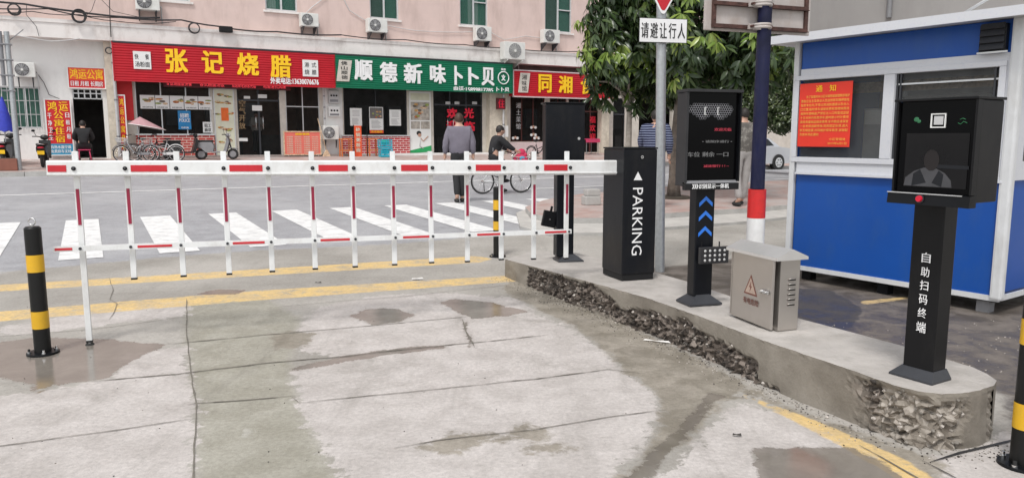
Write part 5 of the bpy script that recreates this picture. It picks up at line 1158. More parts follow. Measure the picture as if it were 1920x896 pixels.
# ================================================================ POLES, SIGNS, BOLLARDS
A = at(1411, 560, 5.9); A.z = g(A.x, A.y); Bp = at(1437, -40, 5.9); d = (Bp-A); 
t = thing('sign_pole', 'navy blue pole with a red and white painted foot behind the steel cabinet', 'pole', tuple(A))
zk = lambda py: (at(1410, py, 5.9).z-A.z)/d.z
def L_(k): return d*k
m = MB(); m.cyl(L_(zk(354)), L_(1.02), .055, .052, 'navy_paint', 22); m.build('shaft', t)
m = MB(); m.cyl(L_(zk(408)), L_(zk(355)), .070, .069, 'red_paint', 22); m.build('red_sleeve', t)
m = MB(); m.cyl(L_(0), L_(zk(408.3)), .073, .069, 'white_paint', 22); m.cyl((0,0,0), (0,0,.02), .11, .11, 'mid_grey', 22); m.build('white_sleeve', t)
# board seen from behind, clamped to the pole
P0 = at(1430, 55, 5.83); sf = Frame(P0, R(20)); M('board_back', (.46,.42,.40), .6, var=.15, scale=3, dirt=((.28,.19,.14), .6, 5, .5)); M('rust', (.075,.035,.028), .8, var=.5, scale=20, bump=.3)
xa, xb = sf.hit(1321, 40, .1)[0], sf.hit(1519, 40, .1)[0]; za = sf.hit(1330, 53)[1]
t = thing('billboard', 'back of a weathered board in a rusty frame clamped to the navy pole', 'sign board', tuple(P0), R(20))
m = MB(); m.box(xa, xb, .10, .12, za, za+.62, 'board_back', .015); m.build('panel', t)
m = MB(); e = .03; fa, fb = xa+.06, xb-.04; fz0, fz1 = za+.02, za+.56
for q in ((fa, fb, fz0, fz0+e), (fa, fb, fz0+.165, fz0+.165+e), (fa, fb, fz1-e, fz1)): m.box(q[0], q[1], .075, .098, q[2], q[3], 'rust'); m.box(q[0], q[1], .062, .076, q[2], q[2]+.006, 'rust')
for q in ((fa-.001, fa+e*.9), (fb-e*.9, fb+.001)): m.box(q[0], q[1], .078, .101, fz0, fz1, 'rust')
m.build('frame', t)
for z in (fz0+.015, fz0+.18):
    m = MB(); m.ring((0,.01,z+.01), .062, .012, 'board_back', 'z', 24, 6); m.ring((0,.01,z-.01), .062, .012, 'board_back', 'z', 24, 6); [m.cyl((s,-.0,z), (s,.08,z), .010, .010, 'rust', 8) for s in (-.085, .085)]; m.box(-.1, .1, .03, .05, z-.02, z+.02, 'board_back'); m.build('clamp', t)

A = at(1237, 500, 7.9); A.z = g(A.x, A.y); Bp = at(1241, -90, 7.9)
t = thing('road_sign', 'grey sign post with a red inverted triangle above a white rectangular plate', 'road sign', tuple(A)); dd = Bp-A
m = MB(); m.cyl((0,0,0), dd, .052, .050, 'galv', 20); m.build('post', t)
yf = Frame(Vector((A.x, A.y-.06, 0)), R(12)); off = Vector((0, -.06, 0)); M('sign_white', (.80,.80,.80), .4, var=.03)
xa, xb = yf.hit(1198, 58)[0], yf.hit(1288, 58)[0]; za, zb_ = yf.hit(1243, 81)[1]-A.z, yf.hit(1243, 35)[1]-A.z
RT = Matrix.Translation((0, -.06, 0)) @ Matrix.Rotation(R(12), 4, 'Z')
m = MB(); m.T = RT; m.box(xa, xb, -.004, .0, za, zb_, 'black_text', .0); m.box(xa+.006, xb-.006, -.0065, -.0045, za+.006, zb_-.006, 'sign_white'); pl = m.build('plate', t)
for i, ch in enumerate('请避让行人'):
    m = MB(); m.T = RT; k = (xb-xa)/5.25; m.text(ch, xa+k*(i+.2), xa+k*(i+1.02), za+.045, zb_-.045, -.009, 'black_text', .015); m.build('lettering', pl)
zt_ = yf.hit(1243, 27)[1]-A.z; xm = yf.hit(1243.5, 20)[0]; s = .42
def tri_(k, y0, y1, mat, mb):
    c = zt_+s*.667; P_ = []
    for i in range(3):
        a = R(-90+120*i)
        for j in range(-2, 3): b = a+j*.10; rr = .62*s*k; q = (math.cos(a)*rr*(1-.07)+math.cos(b+j*.45)*.03*k, math.sin(a)*rr*(1-.07)+math.sin(b+j*.45)*.03*k); P_.append((xm+q[0], c+q[1]))
    mb.prism(P_, y0, y1, mat)
m = MB(); m.T = RT; tri_(1.02, -.004, 0, 'sign_white', m); tp = m.build('triangle_plate', t); m = MB(); m.T = RT; tri_(.90, -.007, -.0045, 'sign_red', m); m.build('red_face', tp)
m = MB(); m.T = RT; m.text('让', xm-.08, xm+.08, zt_+.17, zt_+.33, -.0095, 'white_text', .02); m.build('lettering', tp)
m = MB(); [m.ring((0,0,z), .055, .008, 'galv', 'z', 20, 6) for z in ((za+zb_)/2, zt_+.2)]; m.build('clamp', t)

def bollard(label, base, hgt, bands, r=.050, rot=0.):
    t = thing('bollard', label, 'bollard', tuple(base), rot, 'black and yellow bollards')
    m = MB(); m.cyl((0,0,.0), (0,0,hgt), r, r, 'black_tape', 28); m.cyl((0,0,hgt), (0,0,hgt+.012), r*1.02, r*.8, 'black_tape', 28); m.build('tube', t)
    for a, b in bands: m = MB(); m.cyl((0,0,a), (0,0,b), r+.0018, r+.0018, 'yellow_paint', 28, False); m.build('yellow_band', t)
    m = MB(); m.ring((0,0,hgt+.045), .022, .005, 'chrome', 'y', 16, 6); m.cyl((0,0,hgt+.01), (0,0,hgt+.025), .008, .008, 'chrome', 8); m.build('lifting_ring', t)
    m = MB(); m.cyl((0,0,.001), (0,0,.014), r+.048, r+.046, 'black_metal', 28); m.build('base_flange', t)
    for k in range(4): m = MB(); a = R(35+90*k); m.cyl((math.cos(a)*(r+.028), math.sin(a)*(r+.028), .014), (math.cos(a)*(r+.028), math.sin(a)*(r+.028), .040), .008, .008, 'chrome' if k != 2 else 'rubber', 8); m.cyl((math.cos(a)*(r+.028), math.sin(a)*(r+.028), .014), (math.cos(a)*(r+.028), math.sin(a)*(r+.028), .024), .014, .014, 'chrome', 6); m.build('anchor_bolt', t)
    return t
P = G(81, 662); hb = at(72, 428, P.y).z-P.z
zq = lambda py: at(78, py, P.y).z-P.z
bollard('bollard in the puddle beside the tip of the boom', P, hb, [(zq(509), zq(477)), (zq(614), zq(582))])
P2 = G(1916, 872); bollard('nearest bollard, at the bottom right corner on the concrete pad', P2, hb, [(zq(509), zq(477)), (zq(614), zq(582))])
P3 = G(933, 481); bollard('farthest bollard, beyond the boom at the far tip of the island', P3, at(929, 352, P3.y).z-P3.z, [(hb*.38, hb*.5), (zq(509), zq(477))])
m = MB(); m.box(-.15, .15, -.1, .1, 0, .16, 'kerb_stone', .02); m.T = Matrix.Translation((.02, .01, .162)); m.box(-.13, .13, -.09, .09, 0, .12, 'kerb_stone', .02)
P = G(1108, 384, .13); tag(m.build('concrete_block', None, tuple(P), R(20)), 'stacked pale kerb blocks on the corner footway behind the boom', 'kerb block')
# litter
M('litter', (.75,.73,.70), .7); M('litter_dark', (.05,.045,.04), .8)
def litter(label, px, py, L, W__, rot, mat='litter', tilt=.0):
    P = G(px, py, .006); m = MB(); m.add([(-L,-W__*.6,.001),(-L*.3,-W__,.006),(L,-W__*.5,.002),(L*.8,W__,.012),(-L*.2,W__*.8,.004),(-L*.9,W__*.5,.009)], [(0,1,4,5),(1,2,3,4)], mat); tag(m.build('litter', None, tuple(P), R(rot)), label, 'litter', 'litter on the driveway')
litter('pale strip of litter beside the long rough edge of the island', 1232, 640, .10, .010, -25); litter('crumpled white paper on the driveway just below the first yellow line', 783, 523, .06, .03, 10)
litter('dark scrap left of the white paper, beyond the yellow line', 597, 530, .03, .012, 0, 'litter_dark'); litter('dark leaf on the pale slab right of the island corner', 1382, 816, .022, .009, -20, 'litter_dark'); litter('small white chip lying against the foot of the island', 1395, 697, .014, .012, 0)
litter('dark stick lying on the island before the steel cabinet', 1413, 617, .03, .003, 0, 'litter_dark'); bpy.data.objects[-1]
# ================================================================ GREY BUILDING BEHIND THE BOOTH
M('grey_render', (.36,.345,.335), .85, var=.06, scale=.8, bump=.1, dirt=((.24,.23,.22), .5, .8, .25))
P = at(1492, 300, 17); gb_r = R(-58)
t = thing('plaster_building', 'plain grey plastered building rising behind the guard booth', 'building', (P.x, P.y, 0), gb_r)
m = MB(); m.box(0, 14, 0, 9, -.5, 9.5, 'grey_render'); m.build('wall', t)
m = MB(); m.box(-.15, 14.15, -.15, 9.15, 9.5, 9.75, 'grey_render'); m.build('roof', t)
m = MB(); gf = Frame((P.x, P.y, 0), gb_r); a = gf.hit(1672, 0); m.cyl((a[0],-.06,a[1]-.35), (a[0],-.06,9.4), .05, .05, 'mid_grey', 10); m.build('drainpipe', t)
for k in range(3):
    f = MB(); x = 7+k*2.4; f.box(x, x+1.3, -.03, .02, 5.5, 7.0, 'alu'); w_ = f.build('window', t); q = MB(); q.box(x+.08, x+1.22, -.036, -.031, 5.58, 6.92, 'win_dark'); q.build('pane', w_)

# ================================================================ TREES
def leafmat(name, a, b, c):
    m = bpy.data.materials.new(name); m.use_nodes = True; N = m.node_tree.nodes; L = m.node_tree.links; p = N['Principled BSDF']; p.inputs['Roughness'].default_value = .30
    geo = N.new('ShaderNodeNewGeometry'); r = N.new('ShaderNodeValToRGB'); L.new(geo.outputs['Random Per Island'], r.inputs[0]); e = r.color_ramp.elements; e.new(.5)
    for i, (q, k) in enumerate(((0, a), (.6, b), (1, c))): e[i].position = q; e[i].color = (*k, 1)
    L.new(r.outputs[0], p.inputs['Base Color']); tr = N.new('ShaderNodeBsdfTranslucent'); L.new(r.outputs[0], tr.inputs[0]); mx = N.new('ShaderNodeMixShader'); mx.inputs[0].default_value = .18
    L.new(p.outputs[0], mx.inputs[1]); L.new(tr.outputs[0], mx.inputs[2]); L.new(mx.outputs[0], N['Material Output'].inputs[0]); MATS[name] = m
leafmat('leaf_dark', (.022,.042,.016), (.045,.078,.026), (.085,.125,.045)); leafmat('leaf_young', (.12,.20,.035), (.21,.30,.06), (.33,.40,.10)); leafmat('leaf_small', (.03,.05,.018), (.06,.09,.03), (.13,.16,.07))
M('bark', (.13,.105,.085), .9, var=.4, scale=9, bump=.6, bscale=30, dirt=((.25,.24,.22), .6, 5, .4)); M('bark_pale', (.33,.30,.26), .9, var=.3, scale=9, bump=.5, bscale=30)
def leaf(mb, p, d, up, L_, W_, mat):
    s = d.cross(up); s = s.normalized() if s.length > 1e-4 else Vector((1, 0, 0)); n = s.cross(d).normalized()
    q = []
    for t, w_ in ((0, .12), (.35, .9), (.7, .8)):
        c = p+d*(L_*t)-n*(L_*.22*t*t); q += [c-s*W_*.5*w_+n*W_*.12*w_, c, c+s*W_*.5*w_+n*W_*.12*w_]
    q.append(p+d*L_*1.0-n*L_*.25)
    mb.add(q, [(0,1,4,3),(1,2,5,4),(3,4,7,6),(4,5,8,7),(6,7,9),(7,8,9)], mat, True)
def crown(name, parent, ells, n, L_, W_, seed, young=.26, k=(6, 9), small=False, o=Vector((0,0,0))):
    rd = random.Random(seed); mb = MB(); vol = [e[1].x*e[1].y*e[1].z for e in ells]
    for _ in range(n):
        c, r_ = rd.choices(ells, vol)[0]
        a = rd.uniform(0, 6.283); z = rd.uniform(-1, 1); q = math.sqrt(1-z*z); rr = rd.random()**.33 if rd.random() < .4 else rd.uniform(.78, 1.05)
        dv = Vector((q*math.cos(a), q*math.sin(a), z)); pos = Vector((dv.x*r_.x, dv.y*r_.y, dv.z*r_.z))*rr
        nz = mnoise.noise((c+pos)*1.5+Vector((seed,0,0)))
        if nz < -.22 and rr > .7: continue
        pos *= 1+.22*nz; p = c+pos-o
        yg = rd.random() < young*(2.6 if mnoise.noise((c+pos)*.9+Vector((0, seed, 5))) > .05 else .25) and dv.z > -.5
        mat = ('leaf_small' if small else 'leaf_young' if yg else 'leaf_dark'); a0 = rd.uniform(0, 6.28); m_ = rd.randint(*k)
        ax = (dv+Vector((0, 0, .5))).normalized()
        for j in range(m_):
            b = a0+j*6.283/m_+rd.uniform(-.3, .3); e1 = ax.orthogonal().normalized(); e2 = ax.cross(e1)
            d = (e1*math.cos(b)+e2*math.sin(b)+ax*rd.uniform(-.1, .6)+Vector((0, 0, rd.uniform(-1.7, -.5) if not small else rd.uniform(-.5, .5)))).normalized()
            leaf(mb, p+d*.03, d, (ax+Vector((rd.uniform(-.3, .3), rd.uniform(-.3, .3), .6))).normalized(), L_*rd.uniform(.65, 1.15), W_*rd.uniform(.75, 1.2), mat)
    return mb.build(name, parent)
def tree(label, base, top, r0, ells, n, L_, W_, seed, mat='bark', **kw):
    t = thing('street_tree', label, 'tree', tuple(base)); o = Vector(base); m = MB(); rd = random.Random(seed); P_ = []
    for i in range(9):
        f = i/8; P_.append((Vector(top)-o)*f+Vector((.06*math.sin(f*4+seed), .05*math.cos(f*5), 0))*f)
    m.tube(P_, [r0*(1.35 if i == 0 else 1-.45*i/8) for i in range(9)], mat, 12); m.build('trunk', t)
    for k, (c, r_) in enumerate(ells):
        for j in range(4 if r_.x > .7 else 1):
            m = MB(); e = c+Vector((rd.uniform(-.7, .7)*r_.x, rd.uniform(-.7, .7)*r_.y, rd.uniform(-.3, .7)*r_.z))-o; s_ = P_[rd.randint(5, 8)]; mid = s_.lerp(e, .5)+Vector((0, 0, .15))
            m.tube([s_, mid, e], [r0*.45, r0*.28, r0*.1], mat, 8); m.build('limb', t)
    crown('crown', t, ells, n, L_, W_, seed, o=o, **kw); return t
V = Vector
def E(px, py, Y, rx, ry, rz): return (at(px, py, Y), V((rx, ry, rz)))
B1 = at(1180, 365, 15.2); B1.z = g(B1.x, B1.y)+.1; T1 = at(1174, 120, 15.2)
tree('slim pale-trunked tree with drooping leaves behind the black barrier cabinet', B1, T1, .075, [E(1182,70,15.2,.95,.9,1.15), E(1150,20,15.4,.55,.6,1.2), E(1215,150,15,.55,.6,.55), E(1110,170,15.2,.22,.4,.28), E(1180,-120,15.2,1.1,1.1,1.2), E(1145,150,15.2,.45,.5,.55)], 1300, .26, .070, 5, 'bark_pale')
B2 = G(1263, 372, .12); T2 = at(1275, 60, B2.y)
t2 = tree('thick dark-trunked tree with a broad drooping crown behind the display post', B2, T2, .11, [E(1300,30,14.2,1.1,1.1,1.15), E(1375,80,14.0,.70,.8,.78), E(1435,105,14.0,.55,.6,.55), E(1415,45,14.1,.55,.6,.5), E(1290,130,14.4,.6,.7,.55), E(1320,-140,14.3,1.6,1.4,1.3), E(1400,0,14.2,.7,.8,.6)], 2000, .26, .070, 11)
m = MB(); m.cyl((0,0,-.05), (0,0,.05), .38, .3, M('soil', (.05,.04,.03), .95, bump=.4).name, 14); m.build('planting_soil', t2)
B3 = at(1505, 300, 25); B3.z = g(B3.x, B3.y)
tree('small-leaved dark tree above the silver car, left of the booth', B3, at(1500, 200, 25), .12, [E(1458,175,25,1.05,1.1,1.25), E(1420,190,25.5,.8,.9,.9), E(1500,140,25,.9,1,1.2), E(1470,215,24.6,.8,.9,.55), E(1462,100,25,.7,.8,.7)], 2300, .15, .07, 23, small=True, k=(5, 7))
B4 = at(1345, 300, 27); B4.z = g(B4.x, B4.y)
tree('shaded tree far behind the display post and the striped man', B4, at(1345, 200, 27), .14, [E(1330,150,27,1.9,1.4,1.3), E(1400,130,27,1.6,1.4,1.5), E(1260,120,28,1.4,1.2,1.2)], 1500, .22, .1, 31, young=.05)

# ================================================================ PEOPLE
def skinmesh(J, Ed, mat, sub=1):
    ks = list(J); ix = {k: i for i, k in enumerate(ks)}
    me = bpy.data.meshes.new('s'); me.from_pydata([J[k][0] for k in ks], [(ix[a], ix[b]) for a, b in Ed], []); o = bpy.data.objects.new('s', me)
    o.modifiers.new('k', 'SKIN'); sd_ = me.skin_vertices[0].data
    for i, k in enumerate(ks): r_ = J[k][1]; sd_[i].radius = r_ if isinstance(r_, tuple) else (r_, r_); sd_[i].use_root = (i == 0)
    q = o.modifiers.new('u', 'SUBSURF'); q.levels = sub+1; q.render_levels = sub+1
    ev = evalmesh(o); v = [tuple(x.co) for x in ev.vertices]; f = [tuple(p.vertices) for p in ev.polygons]
    bpy.data.meshes.remove(ev); bpy.data.objects.remove(o); mb = MB(); mb.add(v, f, mat, True); return mb
SEAT_ = None; RID_ = None
BASE = dict(pel=((0,0,.93),.115), spi=((0,.005,1.12),.115), che=((0,.02,1.30),.142), nec=((0,.015,1.45),.055), hea=((0,-.005,1.55),.075), top=((0,-.005,1.64),.06))
SIDE = dict(sh=((.165,.02,1.385),.062), el=((.225,.05,1.12),.045), wr=((.235,-.03,.90),.031), ha=((.235,-.05,.83),.034), hi=((.085,0,.88),.088), kn=((.095,-.02,.50),.058), an=((.095,.03,.10),.040), to=((.105,-.09,.05),.036))
def person(label, loc, rot, sc, over=None, top='jacket', tmat='cloth_grey', lmat='cloth_black', hmat='hair', smat='rubber', hair_len=0, cap=None, extra=None, sleeve=True, group=None):
    J = dict(BASE)
    for k, v in SIDE.items():
        for s, n_ in ((1, 'L'), (-1, 'R')): J[k+n_] = ((v[0][0]*s, v[0][1], v[0][2]), v[1])
    for k, v in (over or {}).items(): J[k] = (v, J[k][1])
    Ed = [('pel','spi'),('spi','che'),('che','nec'),('nec','hea'),('hea','top')]
    for n_ in 'LR': Ed += [('che','sh'+n_),('sh'+n_,'el'+n_),('el'+n_,'wr'+n_),('wr'+n_,'ha'+n_),('pel','hi'+n_),('hi'+n_,'kn'+n_),('kn'+n_,'an'+n_),('an'+n_,'to'+n_)]
    t = skinmesh(J, Ed, 'skin')
    H_ = Vector(J['hea'][0])+Vector((0,-.012,.03))
    t.ell(H_, (.075,.092,.112), 'skin', 16, 12); t.ell(H_+Vector((0,-.095,-.012)), (.014,.02,.024), 'skin', 8, 6); t.ell(H_+Vector((0,-.086,-.052)), (.024,.008,.008), 'red_text', 8, 5)
    for s in (-1, 1):
        t.ell(H_+Vector((.076*s,.005,-.012)), (.012,.02,.03), 'skin', 8, 6); t.ell(H_+Vector((.030*s,-.083,.012)), (.013,.006,.007), 'black_text', 8, 5)
    for n_ in 'LR':                                 # five fingers closing the palm
        wv, hv = Vector(J['wr'+n_][0]), Vector(J['ha'+n_][0]); d = (hv-wv).normalized(); sd2 = d.cross(Vector((1,0,0))).normalized()
        if sd2.length < .5: sd2 = Vector((0,1,0))
        nn = d.cross(sd2).normalized()*(1 if n_ == 'R' else -1)
        for i, (o_, l_) in enumerate(((-.027,.062), (-.009,.074), (.009,.070), (.026,.054))): p0 = hv+sd2*o_+d*.012; t.tube([p0, p0+d*l_*.55, p0+d*l_*.9+nn*.02], [.0095,.009,.007], 'skin', 6)
        p0 = wv+d*.02-sd2*.026; t.tube([p0, p0-sd2*.018+d*.03+nn*.01, p0-sd2*.014+d*.06+nn*.018], [.011,.010,.008], 'skin', 6)
    b = t.build('person', None, tuple(loc), rot); b.scale = (sc,)*3; tag(b, label, 'person', group)
    up = {k: (v[0], v[1]+(.034 if k[:2] in ('pe','sp','ch') else .030 if k[:2] == 'sh' else .027)) for k, v in J.items() if k in ('pel','spi','che') or k[:2] in ('sh','el','wr')}
    w_ = up['pel']; up['pel'] = (tuple(w_[0] if 0 else (w_[0][0], w_[0][1], w_[0][2]-(.07 if over is not SEAT_ and over is not RID_ else .0))), .150); up['nec'] = (tuple(Vector(J['nec'][0])-Vector((0,0,.012))), .082)
    for n_ in 'LR': up['wr'+n_] = (tuple(Vector(J['wr'+n_][0]).lerp(Vector(J['el'+n_][0]), .08)), .045)
    Eu = [('pel','spi'),('spi','che'),('che','nec')]+[e for n_ in 'LR' for e in (('che','sh'+n_),('sh'+n_,'el'+n_),('el'+n_,'wr'+n_))]
    if not sleeve:
        for n_ in 'LR': up['el'+n_] = (tuple(Vector(J['sh'+n_][0]).lerp(Vector(J['el'+n_][0]), .75)), .062); up.pop('wr'+n_); Eu.remove(('el'+n_,'wr'+n_))
    tm = skinmesh(up, Eu, tmat)
    wide = over is not SEAT_ and over is not RID_; nv = []
    for x, y, z in tm.v:
        f = max(0, min(1, (.20-abs(x))/.06)) if wide else 0
        fold = .007*mnoise.noise(Vector((x*13, y*13, z*22)))+.004*mnoise.noise(Vector((x*30, y*30, z*18)))
        k = 1+.52*f*(1 if z < 1.36 else max(0, (1.46-z)/.1)); nv.append((x*k+fold, y*(1-.05*f)+fold, z))
    tm.v = nv; tm.build(top, b)
    lo = {k: (v[0], v[1]+.016) for k, v in J.items() if k == 'pel' or k[:2] in ('hi','kn','an')}
    lo['pel'] = (tuple(Vector(J['pel'][0])+Vector((0,0,.06))), .138)
    for n_ in 'LR': lo['an'+n_] = (tuple(Vector(J['an'+n_][0])+Vector((0,0,.0))), .062)
    lo['wa'] = (tuple(Vector(lo['pel'][0]).lerp(Vector(J['spi'][0]), .45)), .125)
    if not wide: lo['pel'] = (tuple(Vector(J['pel'][0])), .15)
    tl = skinmesh(lo, [('pel','wa')]+[('pel','hi'+n_) for n_ in 'LR']+[e for n_ in 'LR' for e in (('hi'+n_,'kn'+n_),('kn'+n_,'an'+n_))], lmat); tl.v = [(x+.006*mnoise.noise(Vector((x*14, y*14, z*16))), y+.006*mnoise.noise(Vector((x*14, y*14, z*16+9))), z) for x, y, z in tl.v]; tl.build('trousers', b)
    for n_ in 'LR':
        a_, o_ = Vector(J['an'+n_][0]), Vector(J['to'+n_][0]); q = MB(); c = (a_+o_)/2; d = (o_-a_); d.z = 0; ang = math.atan2(d.x, -d.y) if d.length > 1e-3 else 0
        q.T = Matrix.Translation((c.x, c.y, min(a_.z, o_.z)-.0)) @ Matrix.Rotation(-ang*-1, 4, 'Z'); q.ell((0,-.02,0), (.048,.125,.045), smat, 12, 8); q.build('shoe', b)
    q = MB(); vs_ = []; q.T = Matrix.Translation(H_+Vector((0,.012,.012))) @ Matrix.Rotation(R(-22), 4, 'X')
    n = 16; mm = 7
    for i in range(mm+1):
        th = (math.pi*.56)*i/mm
        for j in range(n): a = 2*math.pi*j/n; k = 1+.03*math.sin(j*5+i*3); vs_.append((.086*k*math.sin(th)*math.cos(a), .104*k*math.sin(th)*math.sin(a), .118*k*math.cos(th)))
    q.add(vs_, [(i*n+j, (i+1)*n+j, (i+1)*n+(j+1) % n, i*n+(j+1) % n) for i in range(mm) for j in range(n)], hmat, True); q.build('hair' if not cap else 'cap', b)
    if extra: extra(b)
    return b
M('cloth_grey', (.17,.155,.19), .85, var=.12, scale=8, bump=.15, bscale=20); M('cloth_black', (.018,.018,.02), .85, var=.2); M('hair', (.018,.014,.012), .6); M('hair_brown', (.06,.03,.02), .6)
M('cloth_pale', (.34,.32,.31), .85, var=.1); M('cloth_white', (.5,.46,.42), .85)
def stripes(name, c1, c2, sc):
    m = bpy.data.materials.new(name); m.use_nodes = True; N = m.node_tree.nodes; L = m.node_tree.links; b = N['Principled BSDF']; b.inputs['Roughness'].default_value = .85
    tc = N.new('ShaderNodeTexCoord'); w_ = N.new('ShaderNodeTexWave'); w_.bands_direction = 'Z'; w_.inputs['Scale'].default_value = sc; w_.inputs['Distortion'].default_value = .6; w_.inputs['Detail'].default_value = 1
    r = N.new('ShaderNodeValToRGB'); e = r.color_ramp.elements; e[0].position = .72; e[0].color = (*c1, 1); e[1].position = .80; e[1].color = (*c2, 1)
    L.new(tc.outputs['Object'], w_.inputs[0]); L.new(w_.outputs['Fac'], r.inputs[0]); L.new(r.outputs[0], b.inputs['Base Color']); MATS[name] = m
stripes('cloth_striped', (.012,.016,.05), (.22,.25,.36), 7.5)
m_ = M('cloth_camo', (.12,.11,.10), .85, var=.1, dirt=((.42,.40,.36), 1., 12, 1))
P = G(862, 380)
person('man in a grey jacket walking away across the crosswalk', P, R(180+8), 1.02, dict(shL=(.185,.03,1.38), shR=(-.185,.03,1.38), elL=(.255,.05,1.12), elR=(-.255,.05,1.12), wrL=(.27,-.04,.90), wrR=(-.265,-.02,.90), haL=(.27,-.06,.83), haR=(-.265,-.04,.83), knL=(.06,-.05,.50), anL=(.05,.08,.13), toL=(.06,-.03,.045), knR=(-.05,-.05,.50), anR=(-.05,-.04,.10), toR=(-.06,-.16,.05), hea=(.0,-.02,1.54), top=(0,-.03,1.63)), hmat='hair_brown')
P = at(1226, 392, 13.0); P.z = g(P.x, P.y)+.13
person('person in a navy striped jersey standing behind the black barrier cabinet', P, R(150), 1.0, dict(hea=(.02,-.06,1.53), top=(.02,-.07,1.62), che=(0,.02,1.30), shL=(.2,.02,1.36), shR=(-.2,.03,1.36), elL=(.28,-.02,1.10), elR=(-.27,.05,1.10), wrL=(.24,-.16,.95), haL=(.22,-.21,.90)), 'jersey', 'cloth_striped')
P = G(1388, 386, .13)
person('person in a mottled grey shirt and pale trousers beside the navy pole', P, R(200), 1.02, dict(anL=(.10,.10,.12), toL=(.10,.0,.04), knL=(.10,.0,.50), anR=(-.07,-.06,.10), toR=(-.07,-.18,.05)), 'shirt', 'cloth_camo', 'cloth_pale', sleeve=False)
P = at(482, 286, 26.6); P.z = BZ+.01; bpos = BF.W(BF.hit(482, 250, 1.0)[0], 1.0, 0)
person('waitress with a pale top standing inside the first shop doorway', (bpos.x, bpos.y, BZ+.005), R(20), .93, dict(elL=(.22,-.05,1.14), wrL=(.10,-.22,1.16), haL=(.05,-.26,1.18), elR=(-.22,-.05,1.14), wrR=(-.10,-.22,1.12), haR=(-.05,-.26,1.12)), 'blouse', 'cloth_white')
SEAT = SEAT_ = dict(pel=(0,0,.47), spi=(0,-.03,.66), che=(0,-.08,.86), nec=(0,-.11,.99), hea=(0,-.16,1.07), top=(0,-.19,1.15), shL=(.17,-.07,.93), shR=(-.17,-.07,.93), elL=(.26,-.15,.70), elR=(-.26,-.15,.70), wrL=(.14,-.34,.62), haL=(.10,-.39,.60), wrR=(-.14,-.34,.62), haR=(-.10,-.39,.60), hiL=(.10,-.05,.46), hiR=(-.10,-.05,.46), knL=(.16,-.42,.48), knR=(-.16,-.42,.48), anL=(.15,-.38,.10), anR=(-.15,-.38,.10), toL=(.16,-.50,.05), toR=(-.16,-.50,.05))
Q = BF.W(BF.hit(158, 280, -1.1)[0], -1.1, 0); uq, nq = un(Q.x, Q.y)
SZ = fw(uq, nq)
person('person in black sitting hunched, back to the street, before the dark doorway', (Q.x, Q.y, SZ), TH+R(180), 1.0, SEAT, 'jacket', 'cloth_black')
M('pink_plastic', (.55,.04,.12), .4)
t = thing('stool', 'small pink stool under the person in black', 'stool', (Q.x, Q.y, SZ), TH)
m = MB(); m.box(-.17, .17, -.15, .15, .33, .36, 'pink_plastic', .012); m.build('seat', t)
for a in (-1, 1):
    for b in (-1, 1): m = MB(); m.tube([(.13*a, .11*b, .33), (.17*a, .15*b, 0)], .016, 'pink_plastic', 8); m.build('leg', t)

